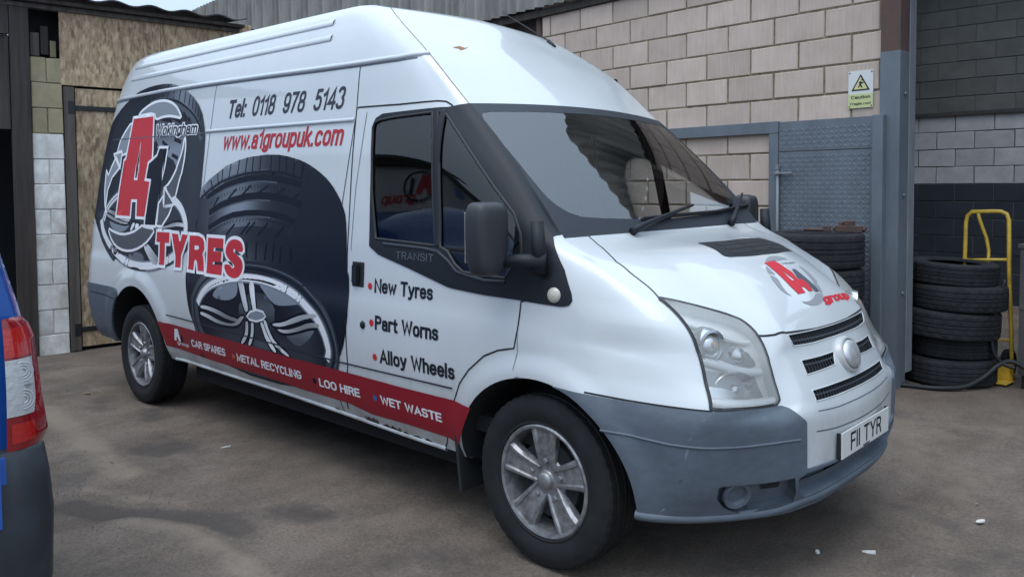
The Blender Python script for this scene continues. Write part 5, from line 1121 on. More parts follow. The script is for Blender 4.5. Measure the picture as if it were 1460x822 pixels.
# trim details: divider bar between the windows, waist rib, name
for mir in (False, True):
    ribbon('window_divider', [(-.672, 1.85), (-.66, 1.7), (-.625, 1.4), (-.603, 1.25)], .034, .004, K.trim, van, raise_=.008, mirror=mir)
    ribbon('trim_rib', [(-.98, 1.243), (-.70, 1.235), (-.60, 1.225), (-.53, 1.19), (-.47, 1.145), (-.30, 1.12), (-.18, 1.125)], .018, .003, K.pillar, van, raise_=.006, mirror=mir)
    ribbon('window_rubber', glass2, .016, .002, K.rubber, van, closed=True, raise_=.006, mirror=mir)
    ribbon('window_rubber', T['glass1'], .014, .002, K.rubber, van, closed=True, raise_=.006, mirror=mir)
words('lettering', 'TRANSIT', T['t_transit'], K.emboss, van, off=.0056, bold=-.004)
# wipers and washer jets
def wiper(p0, p1, q0, q1):
    (A, Na), (B, Nb), (C, Nc), (D, Nd) = [map_uv([p], d) for p, d in ((p0, .02), (p1, .045), (q0, .022), (q1, .022))]
    w = MB().tube([A[0], A[0]+(B[0]-A[0])*.12+Na[0]*.012, A[0]+(B[0]-A[0])*.5+Na[0]*.01, B[0]], [.020, .015, .010, .007], 8).build('wiper', K.trim, van, smooth=True)
    n = 14; q = np.array([(q0[0]+(q1[0]-q0[0])*t, q0[1]+(q1[1]-q0[1])*t) for t in np.linspace(0, 1, n)]); P, N = map_uv(q, .012)
    MB().tube(list(P), .007, 6).tube(list(P+N*.012), .006, 6).build('wiper_blade', K.rubber, w, smooth=True)
wiper((12.15, 8.985), (14.9, 9.29), (12.75, 9.18), (16.35, 9.22)); wiper((16.25, 8.985), (17.85, 9.45), (16.0, 9.22), (18.0, 9.30))
P, N = map_uv([(14.55, 12.95)], 0); P2, _ = map_uv([(17.1, 13.2)], 0)
an = P2[0]; MB().tube([an, an+np.array([-.05, 0, .045])], .012, 8).tube([an+np.array([-.05, 0, .045]), an+np.array([-.42, -.02, .27])], [.005, .0025], 6).build('aerial', K.rubber, van, smooth=True)
decal('rust_spot', [(10.98, 12.294), (11.317, 12.374), (11.45, 12.33), (11.65, 12.363), (11.35, 12.27), (11.18, 12.23), (11.2, 12.28)], mat('rust_stain', (.30, .14, .06), .9), van, 'uv', .0016)
rs_ = mat('sill_rust', (.07, .045, .035), .95, noise=(30, .6, (1, 1, 1)))
for xs, zs, w in ((-1.13, .372, .10), (-.98, .358, .14), (-.80, .345, .22), (-1.42, .365, .03)):
    pts = [(xs-w/2+w*t, zs+.010*math.sin(t*17+xs*9)+.008) for t in np.linspace(0, 1, 8)]+[(xs+w/2-w*t, zs-.022-.008*math.sin(t*13)) for t in np.linspace(0, 1, 7)]
    decal('rust_patch', pts, rs_, van, off=.0022)
ribbon('sill_lip', [(-3.24, .378), (-2.6, .372), (-2, .37), (-1.4, .357), (-.6, .332)], .022, .001, K.paint, van, raise_=.010)

# ------------------------------------------------------------------ wheels
def tyre_profile(r, w, rim, deep=.007):
    h = w/2; g = []
    tread = [(-.82, 0), (-.60, 0), (-.575, 1), (-.50, 1), (-.475, 0), (-.19, 0), (-.165, 1), (-.09, 1), (-.065, 0)]
    full = tread+[(-a, b) for a, b in tread[::-1]]
    P = [(rim, -h*.78), (rim+.012, -h*.92), (rim+.02, -h*.90), (rim+(r-rim)*.35, -h*1.0), (rim+(r-rim)*.62, -h*1.03), (rim+(r-rim)*.66, -h*1.015), (r-.028, -h*.99), (r-.012, -h*.93)]
    S_ = [(r-.001-.004*(abs(a)**3)-deep*b, a*h) for a, b in full]
    return P+S_+[(x, -y) for x, y in P[::-1]]
def tyre_mb(r, w, rim, n=144, notch=3, style=0):
    pr = tyre_profile(r, w, rim); m_ = len(pr)
    def rf(rr, hh, i, k):
        if style and rr > r-.006 and abs(hh) < w*.47:     # sipes across the ribs: straight, slanted or in blocks
            q = k+(int(round(hh/w*(14 if hh > 0 else -14))) if style == 1 else int(round(hh/w*8)) if style == 3 else 0)
            if q % (5 if style == 1 else 4) == 0: return rr-.0055
        if notch and (k % notch == 0) and rr > r-.016 and abs(hh) > w*.29: return rr-.0035
        return rr
    return MB().lathe(pr, n, 'Y', rfun=rf)
RIM = .224
def rim_mb():
    b = MB(); b.lathe([(RIM+.004, .012), (RIM+.004, -.004), (RIM-.004, -.010), (RIM-.014, -.006), (RIM-.018, .012), (RIM-.026, .06), (RIM-.03, .15)], 72)
    for i in range(5):
        a0 = R_(91+72*i); n = 9
        rs_ = np.linspace(.045, RIM-.012, n); prof = [(-1.0, .040), (-.98, .012), (-.80, 0.0), (-.62, .0), (-.52, .008), (.52, .008), (.62, .0), (.80, 0.0), (.98, .012), (1.0, .040)]
        V = []
        for r in rs_:
            t = (r-.045)/(RIM-.057); hw = .042+.026*t**1.3+.008*max(0, t-.8)*5; dep = .022*(1-t)**1.5-.004*math.sin(math.pi*t)-.002
            for c, d in prof:
                x, y = r, hw*c; V.append((x*math.cos(a0)-y*math.sin(a0), dep+d, x*math.sin(a0)+y*math.cos(a0)))
        k = len(prof); b.add(V, [(i_*k+c, i_*k+c+1, (i_+1)*k+c+1, (i_+1)*k+c) for i_ in range(n-1) for c in range(k-1)])
    b.lathe([(.0, .014), (.036, .014), (.040, .020), (.060, .024), (.082, .030), (.098, .05)], 40)
    return b
def wheel(x, y, z, s, spin):
    t = tyre_mb(.345, .205, RIM-.004).build('tyre', K.tyre, van, smooth=False, angle=28); t.location = (x, y, z)
    if s > 0: t.rotation_euler = (0, 0, math.pi)
    rm = rim_mb().build('rim', K.alloy, t, angle=35); rm.location = (0, -.083, 0); rm.rotation_euler = (0, R_(spin), 0)
    nm = mesh('wheel_nut', *(lambda q: (q.V, q.F))(MB().lathe([(0, -.012), (.008, -.012), (.0115, -.006), (.0115, .01)], 6)), False); nm.materials.append(K.steel)
    for i in range(5):
        a = R_(91+72*i+spin*-1); link('wheel_nut', nm, parent=t, loc=(.078*math.cos(a), -.083+.020, .078*math.sin(a)))
    MB().lathe([(0, -.004), (.026, -.002), (.033, .004), (.036, .018)], 24).build('centre_cap', K.steel, t, smooth=True, loc=(0, -.083, 0))
    MB().lathe([(0, -.025), (.15, -.025), (.155, .0), (.0, .0)], 40).lathe([(.19, .02), (.19, .12)], 32).build('brake_disc', K.dark, t, loc=(0, -.02, 0))
for x in (0.0, -3.75):
    for s in (-1, 1): wheel(x, s*.855, .343, s, 0 if x > -1 else 9)
for s in (-1, 1):
    MB().box((-.008, -.10, .19), (.008, .10, .62), .004).build('mud_flap', K.rubber, van, loc=(-.435, s*.86, 0), rot=(0, R_(-7), 0))
# ------------------------------------------------------------------ printed graphics on the driver's side
def print_mat(name, col): return mat(name, col, .38, spec=.10)
C_ = {k: print_mat('print_'+k, v) for k, v in dict(navy=(.005, .0075, .016), coal=(.028, .032, .042), slate=(.075, .085, .105), grey=(.17, .19, .22), pale=(.34, .36, .40), silver=(.66, .67, .69), logo=(.25, .255, .275), ringlight=(.225, .25, .275), ringdark=(.085, .092, .105)).items()}
def grad_mat():
    M = mat('tyre_photo_print', (.05, .05, .05), .36, spec=.12); nt = M.node_tree; a = nt.nodes.new('ShaderNodeAttribute'); a.attribute_name = 'print'
    nt.links.new(a.outputs['Color'], nt.nodes['Principled BSDF'].inputs['Base Color']); return M
GM = grad_mat()
def photo(outer, colour, off, holes=()):
    """tyre print whose tone varies over the sticker"""
    mb = MB(); decal('x', outer, None, None, off=off, step=.028, mb=mb, holes=holes); o = obj('tyre_picture', mb.V, mb.F, GM, van, smooth=True)
    V = np.array(mb.V); c = colour(V[:, 0], V[:, 2]); at = o.data.color_attributes.new('print', 'FLOAT_COLOR', 'POINT')
    at.data.foreach_set('color', np.concatenate([c, np.ones((len(V), 1))], 1).ravel()); return o
def tone(t): t = np.clip(t, 0, 1)[:, None]; return (1-t)*np.array([[.005, .0075, .016]])+t*np.array([[.20, .225, .265]])
bell = lambda x, c, w: np.exp(-((x-c)/w)**2)
def many(key, m_, off, line=None):
    """the pieces of one printed detail; hair-thin tread lines stay together"""
    mb = MB()
    for k in sorted(T):
        if k.rstrip('0123456789') == key:
            if line: ribbon('x', T[k], line, off, None, None, mb=mb)
            else: decal('tyre_picture', smooth_poly(T[k], 1), m_, van, off=off)
    if line: tag(mb.build('tread_lines', m_, van), kind='stuff')
O = .003
for k_ in ('rimA', 'rimA2', 'rimB', 'bandA', 'shoulderA', 'ring_left2'):
    T[k_] = smooth_line(T[k_]) if k_ != 'ring_left2' else T[k_]
for k_ in ('ring_top', 'ring_right', 'ring_low'): T[k_] = smooth_poly(T[k_], 1)
# right hand tyre
TB = smooth_poly(T['tyreB'], 1)
photo(TB, lambda x, z: tone(.02+.30*bell(x, -2.55, .26)*np.clip((z-1.02)/.25, 0, 1)+.22*bell(x, -2.35, .30)*bell(z, 1.11, .07)+.05*bell(z, .95, .05)), O)
g0, g1, g2, g3 = (T['grooveB%d' % i] for i in range(4))
lerp = lambda A, B, t: [(a[0]+(b[0]-a[0])*t, a[1]+(b[1]-a[1])*t) for a, b in zip(A, B)]
photo(T['tyreB'][:9]+g0[::-1], lambda x, z: tone(.04+.80*bell(x, -2.52, .30)+.45*bell(x, -2.85, .10)), O+.0003)
photo(g0+g1[::-1], lambda x, z: tone(.03+.42*bell(x, -2.60, .26)), O+.0003)
photo(g1+g2[::-1], lambda x, z: tone(.03+.62*bell(x, -2.44, .25)), O+.0003)
photo(g2+g3[::-1], lambda x, z: tone(.03+1.05*bell(x, -2.38, .20)), O+.0003)
rowC = [(x, z-.075) for x, z in g3]
photo(g3+rowC[::-1], lambda x, z: tone(.03+.60*bell(x, -2.36, .22)), O+.0003)
for g, w in ((g0, .014), (g1, .036), (g2, .040), (g3, .034)): ribbon('tyre_picture', g, w, O+.0006, C_['navy'], van)
for g, w, dz in ((g1, .008, .022), (g2, .008, .025), (g3, .008, .021), (g0, .006, -.012)): ribbon('tyre_picture', [(x, z-dz) for x, z in g[:-2]], w, O+.0007, C_['slate'], van)
many('sipeB', C_['navy'], O+.0008, .011); many('slantB', C_['navy'], O+.0008, .015); many('lowB', C_['navy'], O+.0008, .015)
mb_ = MB()
for i in range(26):      # fine cuts along the ribs
    t = .04+i*.031; k = int(t*8); f = t*8-k
    for A_, B_, sl in ((g1, g2, .035), (g3, rowC, .045)):
        p = np.array(A_[k])*(1-f)+np.array(A_[k+1])*f; q = np.array(B_[k])*(1-f)+np.array(B_[k+1])*f
        ribbon('x', [tuple(p*.62+q*.38+np.array([sl*.2, 0])), tuple(p*.40+q*.60-np.array([sl*.2, 0]))], .006, O+.0008, None, None, mb=mb_)
tag(mb_.build('tread_lines', C_['navy'], van), kind='stuff')
RB = smooth_poly(T['rimB']+[(-1.46, .56), (-2.1, .50), (-2.7, .56), (-2.80, .68)], 1)
photo(grow(RB, .095), lambda x, z: tone(.05+.30*bell(x, -2.72, .16)+.14*bell(x, -1.42, .10)), O+.0009); ribbon('tyre_picture', grow(RB, .074), .010, O+.0011, C_['slate'], van, closed=True); ribbon('tyre_picture', grow(RB, .052), .012, O+.0011, C_['navy'], van, closed=True)
photo(RB, lambda x, z: tone(.01+.22*bell(x, -2.05, .35)*bell(z, .62, .10)+.10*bell(x, -2.45, .2)*bell(z, .62, .12)+.10*bell(x, -1.62, .15)), O+.0012)
for k in sorted(T):
    if k.startswith('paneB'): photo(smooth_poly(T[k], 1), lambda x, z: tone(.35+1.5*np.clip((z-.70)/.30, 0, 1)), O+.0015)
photo(grow(smooth_poly(T['hubB'], 1), .10), lambda x, z: tone(.12+.25*bell(z, .84, .05)), O+.00155)
for k in sorted(T):
    if k.startswith('spokeB'): decal('tyre_picture', grow(smooth_poly(T[k], 1), .014), C_['navy'], van, off=O+.0016)
def chrome(c): return lambda x, z: np.clip(np.outer(.52+.22*np.cos((x-c)*7.5)+.12*np.cos(z*21), (.96, .98, 1.02)), .12, .80)
ribv = lambda pts, w: [tuple(p) for p in (np.array(pts)+np.array([0, 0]))]
ribbon('tyre_picture', T['rimB'], .062, O+.0017, C_['grey'], van); ribbon('tyre_picture', T['rimB'], .042, O+.0018, C_['silver'], van); ribbon('tyre_picture', [(x*.965-.072, z*.965+.028) for x, z in T['rimB']], .012, O+.0018, C_['navy'], van)
for k in sorted(T):
    if k.startswith('spokeB'): photo(smooth_poly(T[k], 1), chrome(-2.0), O+.0020)
photo(smooth_poly(T['hubB'], 1), lambda x, z: tone(.7+.9*bell(x, -2.12, .12)), O+.0023)
ribbon('tyre_picture', T['hubB'], .012, O+.0024, C_['silver'], van, closed=True)
# left hand tyre
TA = smooth_poly(T['tyreA'], 1)
photo(TA, lambda x, z: tone(.02+.10*bell(x, -2.95, .25)), O+.0004)
photo(T['tyreA'][3:12]+T['shoulderA'][::-1], lambda x, z: tone(.06+.75*bell(x, -3.22, .20)), O+.0007)
ribbon('tyre_picture', T['bandA'], .05, O+.0008, C_['slate'], van); ribbon('tyre_picture', T['shoulderA'], .014, O+.0009, C_['navy'], van)
many('ribA', C_['navy'], O+.0010, .012)
photo(smooth_poly(T['treadA'], 1), lambda x, z: tone(.30+.9*bell(z, 1.72, .12)), O+.0008); many('tdA', C_['navy'], O+.0010, .026)
RA = T['rimA']+[(-3.15, 1.66), (-3.6, 1.80), (-4.0, 1.70)]+T['rimA2'][::-1][:-1]
photo(smooth_poly(grow(RA[:14]+[(-3.3, 1.62), (-3.8, 1.66)]+RA[-3:], .07), 1), lambda x, z: tone(.10+.22*bell(x, -2.93, .09)+.05*bell(z, .95, .2)), O+.0005)
photo(smooth_poly(RA, 1), lambda x, z: tone(.04+.08*bell(z, 1.3, .2)), O+.0011)
for k in sorted(T):
    if k.startswith('paneA'): photo(smooth_poly(T[k], 1), lambda x, z: tone(.5+.8*bell(z, 1.25, .12)), O+.0013)
    if k.startswith('spokeA'): decal('tyre_picture', grow(smooth_poly(T[k], 1), .016), C_['navy'], van, off=O+.0014)
for k, w in (('rimA', .050), ('rimA2', .040)): ribbon('tyre_picture', T[k], w+.022, O+.0015, C_['grey'], van); ribbon('tyre_picture', T[k], w, O+.0016, C_['silver'], van); ribbon('tyre_picture', grow(T[k], .030) if k == 'rimA' else T[k], .008, O+.0017, C_['navy'], van)
for k in sorted(T):
    if k.startswith('spokeA'): photo(smooth_poly(T[k], 1), chrome(-3.7), O+.0019)
# arrow ring and A1 over the left tyre
ringl, ringd = 'ringlight', 'ringdark'
for k, tgt in (('ring_top', ringl), ('ring_left', ringl), ('ring_left2', ringl), ('ring_arrow', ringl), ('ring_right', ringd), ('ring_right2', ringd), ('ring_arrow2', ringd), ('ring_low', ringd)):
    decal('logo_ring', T[k], C_[tgt], van, off=O+.0022); ribbon('logo_outline', T[k], .018, O+.0025, K.white, van, closed=True)
one = T['one']; Ap = T['A']
decal('logo_outline', grow(one, .018), K.white, van, off=O+.0028); decal('logo_figure', one, C_['navy'], van, off=O+.0031)
decal('logo_outline', grow(Ap, .020), K.white, van, off=O+.0034, holes=[grow(T['Ahole'], -.016)]); decal('logo_letter', Ap, K.redA, van, off=O+.0037, holes=[T['Ahole']])
words('lettering', 'Wokingham', [(-3.575, 1.872), T['t_wok'][1], (-3.57, 1.945)], K.ink, van, off=O+.0046, bold=.012, shear=.18, outline=(.075, K.white))
# TYRES
for k in 'TYRES':
    p = T['L_'+k]; h = [T['L_Rh']] if k == 'R' else []
    if k == 'S': p = smooth_poly(p, 1)
    decal('lettering_outline', grow(p, .020), K.white, van, off=O+.0028, step=.024); decal('lettering', p, K.redA, van, off=O+.0037, holes=h, step=.024)
decal('lettering_outline', T['L_Rh'], K.white, van, off=O+.0036)
# stripe with its words
decal('red_stripe', T['stripe'], K.redstripe, van, off=O+.0026)
for k, w_ in (('car', 'CAR SPARES'), ('metal', 'METAL RECYCLING'), ('loo', 'LOO HIRE'), ('wet', 'WET WASTE')): words('lettering', w_, T['t_'+k], C_['silver'], van, off=O+.0032, bold=.022)
def dot(p, r, m_, off): decal('dot', [(p[0]+r*math.cos(a), p[1]+r*math.sin(a)) for a in np.linspace(0, 2*math.pi, 15)[:-1]], m_, van, off=off)
dts = T['dots']
for p in dts[:3]: dot(p, .016, K.redA, .003)
for p, m_ in zip(dts[3:], (C_['slate'], mat('orange_dot', (.45, .10, .04), .4), C_['navy'], mat('blue_dot', (.03, .10, .30), .4))): dot(p, .015, m_, O+.0032)
mi = T['mini']; mx, mz = mi[0][0], mi[2][1]
decal('logo_letter', [(mx+.005, mz-.005), (mx+.03, mz+.075), (mx+.075, mz+.075), (mx+.095, mz-.005), (mx+.07, mz-.005), (mx+.055, mz+.02), (mx+.04, mz+.02), (mx+.035, mz-.005)], C_['silver'], van, off=O+.0032); decal('logo_figure', [(mx+.10, mz-.005), (mx+.105, mz+.04), (mx+.13, mz+.04), (mx+.13, mz-.005)], C_['navy'], van, off=O+.0032)
words('lettering', 'group', [(mx+.04, mz-.03), (mx+.20, mz-.03), (mx+.04, mz-.005)], C_['silver'], van, off=O+.0032)
# phone, web address, services
words('lettering', 'Tel:', [T['t_tel'][0], (T['t_tel'][0][0]+.17*1.187, T['t_tel'][0][1]), (T['t_tel'][0][0], T['t_tel'][0][1]+.110)], K.textdark, van, bold=.016, shear=.22)
words('lettering', '0118  978  5143', [(T['t_tel'][0][0]+.285, T['t_tel'][0][1]-.003), T['t_tel'][1], (T['t_tel'][0][0]+.29, T['t_tel'][0][1]+.114)], K.textdark, van, bold=.006, shear=.22)
words('lettering', 'www.a1groupuk.com', T['t_www'][:2]+[(T['t_www'][0][0], T['t_www'][0][1]+.112)], K.red, van, bold=.010, shear=.20)
for k, w_ in (('new', 'New Tyres'), ('part', 'Part Worns'), ('alloy', 'Alloy Wheels')): words('lettering', w_, T['t_'+k][:2]+[(T['t_'+k][0][0], T['t_'+k][0][1]+.066)], K.ink, van, bold=.020)
# bonnet logo
for k, m_ in (('b_ringt', C_['logo']), ('b_ringl', C_['logo']), ('b_ringl2', C_['logo']), ('b_ringr', C_['logo']), ('b_ringr2', C_['logo']), ('b_ringb', C_['logo'])): decal('logo_ring', smooth_poly(U[k], 1), m_, van, 'uv', .0025, step=.02)
decal('logo_figure', U['b_one'], C_['slate'], van, 'uv', .0027, step=.02); decal('logo_letter', U['b_A'], K.redA, van, 'uv', .0030, holes=[U['b_Ah']], step=.02)
words('lettering', 'group', U['b_group'], K.redA, van, 'uv', .0028, bold=.045); words('lettering', 'Wokingham', U['b_wok'], C_['slate'], van, 'uv', .0028, bold=.0)

# ------------------------------------------------------------------ warning sign
sg = thing('warning_sign', 'small white and yellow caution sign on the block wall beside the steel post', 'sign', W(0, -.006), TH)
MB().box((-.262, -.004, 2.078), (-.069, .0, 2.358), .0015).build('sign_plate', mat('sign_white', (.62, .63, .62), .4), sg)
MB().box((-.260, -.0055, 2.080), (-.071, -.0041, 2.185)).build('sign_band', mat('sign_yellow_green', (.52, .56, .27), .45), sg)
cx, cz = -.165, 2.268
tri = lambda r: [(cx+r*math.sin(a), cz-.018+r*math.cos(a)) for a in (0, 2*math.pi/3, 4*math.pi/3)]
fy = lambda x, z, d: (x, d, z)
MB().prism(tri(.082), -.0042, -.0058, fy).build('triangle_border', K.ink, sg); MB().prism(tri(.062), -.0042, -.0066, fy).build('triangle_field', mat('sign_yellow', (.58, .56, .26), .45), sg)
MB().prism([(cx-.02, cz-.035), (cx-.008, cz-.01), (cx-.014, cz+.004), (cx+.002, cz+.012), (cx+.014, cz+.0), (cx+.024, cz+.008), (cx+.026, cz+.002), (cx+.012, cz-.012), (cx+.004, cz-.006), (cx+.006, cz-.02), (cx+.018, cz-.038), (cx+.01, cz-.04), (cx-.004, cz-.022), (cx-.012, cz-.038)], -.0066, -.0072, fy).lathe([(0, -.0072), (.007, -.0072)], 10, 'Y', (cx+.012, 0, cz+.02)).build('falling_figure', K.ink, sg)
for w_, z, wd, cp in (('Caution', 2.148, .145, .024), ('Fragile roof', 2.102, .155, .019)):
    V2, F2 = text_flat(w_, lambda x, y: (-.165-wd/2+x, -.0062, z+y), wd, cp, .012); obj('lettering', V2, F2, K.ink, sg)
for x in (-.25, -.081):
    for z in (2.092, 2.345): MB().lathe([(0, -.008), (.005, -.007), (.006, -.004)], 8, 'Y', (x, 0, z)).build('screw', K.dark, sg)

# ------------------------------------------------------------------ loose tyres
def wide_tread(r, w, rim, seed, style):
    rr_ = random.Random(seed); mb = tyre_mb(r, w, rim, 120, notch=(3, 4, 2)[style % 3], style=style+1); return mb
tm = {}
def tyre_thing(label, s, n, z, r, w, seed, group, tilt=0.0, style=0, rimk=.60, dusty=True):
    key = (round(r, 3), round(w, 3), style)
    if key not in tm:
        b = wide_tread(r, w, r*rimk, seed, style); me = mesh('tyre', b.V, b.F, True); me.set_sharp_from_angle(angle=R_(28)); me.materials.append(K.tyredust); tm[key] = me
    o = link('tyre', tm[key]); p = W(s, n, z+w/2); o.location = p
    o.rotation_euler = (R_(90)+tilt*math.cos(seed), tilt*math.sin(seed), seed*1.7); tag(o, label, 'tyre', group); return o
ga = 'tyres stacked in the workshop opening'
z = 0
for i, (r, w, ds, dn, st, tl, lb) in enumerate((
    (.325, .190, .0, .0, 1, .0, 'bottom tyre of the stack in front of the yellow hand truck'),
    (.300, .150, .01, .04, 2, .0, 'narrow tyre second from the bottom of the stack by the yellow hand truck'),
    (.335, .200, .015, -.015, 0, .035, 'tyre with slanted tread in the middle of the stack by the yellow hand truck'),
    (.335, .185, .05, .02, 2, .02, 'wide ribbed tyre second from the top of the stack by the yellow hand truck'),
    (.315, .160, .005, .03, 1, .055, 'top tyre, slightly tilted, of the stack by the yellow hand truck'))):
    tyre_thing(lb, .285+ds, .555+dn, z+.004, r, w, 3+i*2.3, ga, tl, st); z += w+.006
gb_ = 'tyres stacked against the steel door'
z = 0
for i, (r, w, lb) in enumerate(((.33, .225, 'bottom tyre of the stack against the steel door'), (.325, .22, 'tyre second from the bottom of the stack against the steel door'), (.33, .225, 'middle tyre of the stack against the steel door'), (.315, .21, 'tyre below the top one of the stack against the steel door'), (.335, .245, 'wide top tyre of the stack against the steel door'))):
    tyre_thing(lb, -.235+(i % 2)*.012-.01*i, -.45, z+.004, r, w, 5+i*1.9, gb_, .0, i % 3); z += w+.006
rb = thing('rusty_bracket', 'rusty scrap bracket lying on the tyre stack against the steel door', 'scrap metal', W(-.08, -.33, z+.002), TH)
MB().box((-.10, -.03, 0), (.10, .03, .05), .004).box((-.03, -.028, .048), (.03, .028, .085), .004).build('bracket_body', K.rust, rb); MB().tube([(-.12, 0, .025), (.12, 0, .025)], .016, 10).box((-.075, -.02, .05), (-.045, .02, .075), .003).build('bolt', K.rust, rb)
sp = thing('scrap_lever', 'short rusty lever on the tyre stack against the steel door', 'scrap metal', W(-.30, -.40, z+.002), TH+R_(20)); MB().tube([(-.09, 0, .014), (.09, 0, .014)], .013, 8).build('lever_bar', K.rust, sp, smooth=True); MB().box((.05, -.02, .0), (.10, .02, .045), .004).build('lever_head', K.rust, sp)

# ------------------------------------------------------------------ yellow hand truck
K.yellow = mat('yellow_paint', (.72, .47, .055), .45, coat=.2, noise=(9, .25, (1, 1, 1)))
ht = thing('hand_truck', 'yellow tubular hand truck standing behind the tyre stack', 'hand truck', W(.47, .86), TH)
lean = .10
def hp(x, z, d=0.0): return (x, d-lean*(1-z/1.29)+.0, z)
loop = [hp(-.175+.015, .10)]+[hp(-.178, .50), hp(-.188, 1.20), hp(-.178, 1.252), hp(-.145, 1.283), hp(0, 1.288), hp(.06, 1.288), hp(.098, 1.27), hp(.115, 1.225), hp(.135, .80), hp(.165, .40), hp(.185, .06)]
MB().tube(loop, .0155, 12).build('tube_frame', K.yellow, ht, smooth=True)
MB().tube([hp(-.105, 1.283), hp(-.10, 1.22, .03), hp(-.06, 1.08, .07), hp(-.038, .98, .07), hp(-.035, .80, .05), hp(-.02, .40, .02), hp(.01, .10, 0)], .013, 10).build('back_stay', K.yellow, ht, smooth=True)
for z_, a, b in ((.905, -.18, .125), (.66, -.175, .148), (.30, -.17, .17)): MB().tube([hp(a, z_), hp(b, z_+.02)], .011, 10).build('cross_bar', K.yellow, ht, smooth=True)
MB().box((-.16, -.26, .012), (.20, -.08, .020), .003).box((-.15, -.095, .02), (.19, -.085, .14), .003).build('toe_plate', K.yellow, ht)
for x in (-.205, .115):
    w_ = tyre_mb(.115, .06, .065, 36, 0).build('wheel', K.tyre, ht, smooth=True); w_.rotation_euler = (0, 0, R_(90)); w_.location = (x, .04, .116)
    MB().lathe([(0, -.02), (.03, -.022), (.066, -.012), (.066, .012), (.03, .022), (0, .02)], 24).build('wheel_hub', K.yellow, w_, smooth=True)
MB().tube([(-.23, .04, .116), (.15, .04, .116)], .01, 8).build('axle', K.steel, ht)
# ------------------------------------------------------------------ steel bin with a post, hose
bn = thing('steel_bin', 'dark steel bin at the right edge beside the hand truck', 'bin', W(.735, .62), TH)
MB().box((0, 0, .10), (.60, .55, 1.04), .006).box((-.012, -.012, 1.03), (.612, .562, 1.062), .004).box((.0, -.006, .58), (.6, .0, .61), .002).build('bin_body', mat('dull_black_steel', (.045, .048, .053), .6, noise=(6, .4, (1, 1, .4)), two=(.085, .075, .07)), bn); MB().box((.02, .02, 0), (.58, .53, .10)).build('plinth', K.dark, bn)
MB().box((.02, .30, 1.05), (.085, .37, 1.30), .004).build('corner_post', K.timber2, bn)
hs = thing('air_hose', 'black rubber hose trailing past the foot of the tyre stack', 'hose', W(0, 0), TH)
hpts = [(-.25, -.02, .018), (.0, .0, .018), (.2, .06, .018), (.36, .12, .020), (.50, .26, .03), (.58, .40, .09), (.64, .50, .17), (.70, .58, .20), (.80, .56, .17), (.9, .5, .12)]
def spline(p, n=6):
    p = [Vector(q) for q in p]; o = []
    for i in range(len(p)-1):
        a, b, c, d = p[max(i-1, 0)], p[i], p[i+1], p[min(i+2, len(p)-1)]
        for k in range(n): t = k/n; o.append(.5*((2*b)+(c-a)*t+(2*a-5*b+4*c-d)*t*t+(3*b-a-3*c+d)*t**3))
    return o+[p[-1]]
MB().tube(spline(hpts), .017, 10).build('hose_line', K.rubber, hs, smooth=True)
MB().tube(spline([(.66, .56, .80), (.625, .53, .60), (.60, .50, .45), (.61, .50, .28), (.66, .53, .19), (.74, .55, .16)]), .014, 10).build('hose_loop', K.rubber, hs, smooth=True)
# ------------------------------------------------------------------ litter
def flake(name, label, x, y, sx, sy, rot, m_, cat, h=.006, group=None):
    r = random.Random(int(abs(x*991+y*77))); n = 7; P = [(sx*math.cos(a)*(.7+.5*r.random()), sy*math.sin(a)*(.7+.5*r.random())) for a in np.linspace(0, 2*math.pi, n+1)[:-1]]
    b = MB(); b.prism(P, 0, h, lambda p, q, d: (p, q, d+(.004 if d else 0)*p/sx)); o = b.build(name, m_); o.location = (x, y, .002); o.rotation_euler = (0, 0, rot); tag(o, label, cat, group); return o
paper = mat('scrap_white', (.58, .57, .54), .8); card = mat('scrap_card', (.25, .18, .12), .9); stone = mat('scrap_stone', (.20, .19, .18), .9)
flake('paper_scrap', 'larger white scrap on the tarmac in front of the van bumper', .919, .042, .030, .014, .3, paper, 'litter')
flake('paper_scrap', 'white scrap on the open tarmac right of the number plate', 1.173, .684, .024, .012, 1.0, paper, 'litter')
flake('paper_scrap', 'tiny white scrap on the tarmac close to the bumper corner', .76, -.10, .015, .008, 2.0, paper, 'litter')
flake('card_scrap', 'pale brown scrap on the tarmac behind the rear wheel', -4.3, -1.12, .04, .012, .4, card, 'litter')
flake('paper_scrap', 'thin white splinter on the tarmac beside the van sill', -2.35, -1.05, .03, .005, 1.2, paper, 'litter')
for i in range(30):
    x, y = random.uniform(.75, 2.2), random.uniform(-1.0, 2.6)
    if i > 13: x, y = random.uniform(-5, -1.6), random.uniform(-2.6, -1.15)
    s_ = random.uniform(.004, .010)
    flake('stone_chip', 'small loose stone chip on the tarmac', x, y, s_, s_*.7, random.uniform(0, 6), stone if random.random() < .75 else card, 'stone', s_*.6, 'loose stone chips on the tarmac')
gr = MB(); rg = random.Random(5)
for i in range(1500):
    if i % 3 == 0: x, y = rg.uniform(-5.6, -1), rg.uniform(-2.8, -.9)
    elif i % 3 == 1: x, y = rg.uniform(.5, 2.6), rg.uniform(-2, 3)
    else: x, y = rg.gauss(-2.6, .9), -2.05+.28*rg.gauss(0, .9)+rg.gauss(0, .16)
    s_ = rg.uniform(.0012, .0042); a = rg.uniform(0, 6); c, q = math.cos(a)*s_, math.sin(a)*s_
    gr.add([(x-c, y-q, -.003), (x+q, y-c, -.003), (x+c, y+q, -.003), (x-q, y+c, -.003), (x, y, s_*.9)], [(0, 1, 4), (1, 2, 4), (2, 3, 4), (3, 0, 4)])
tag(gr.build('grit', mat('grit', (.15, .135, .12), .95, noise=(40, .5, (1, 1, 1)))), kind='stuff')

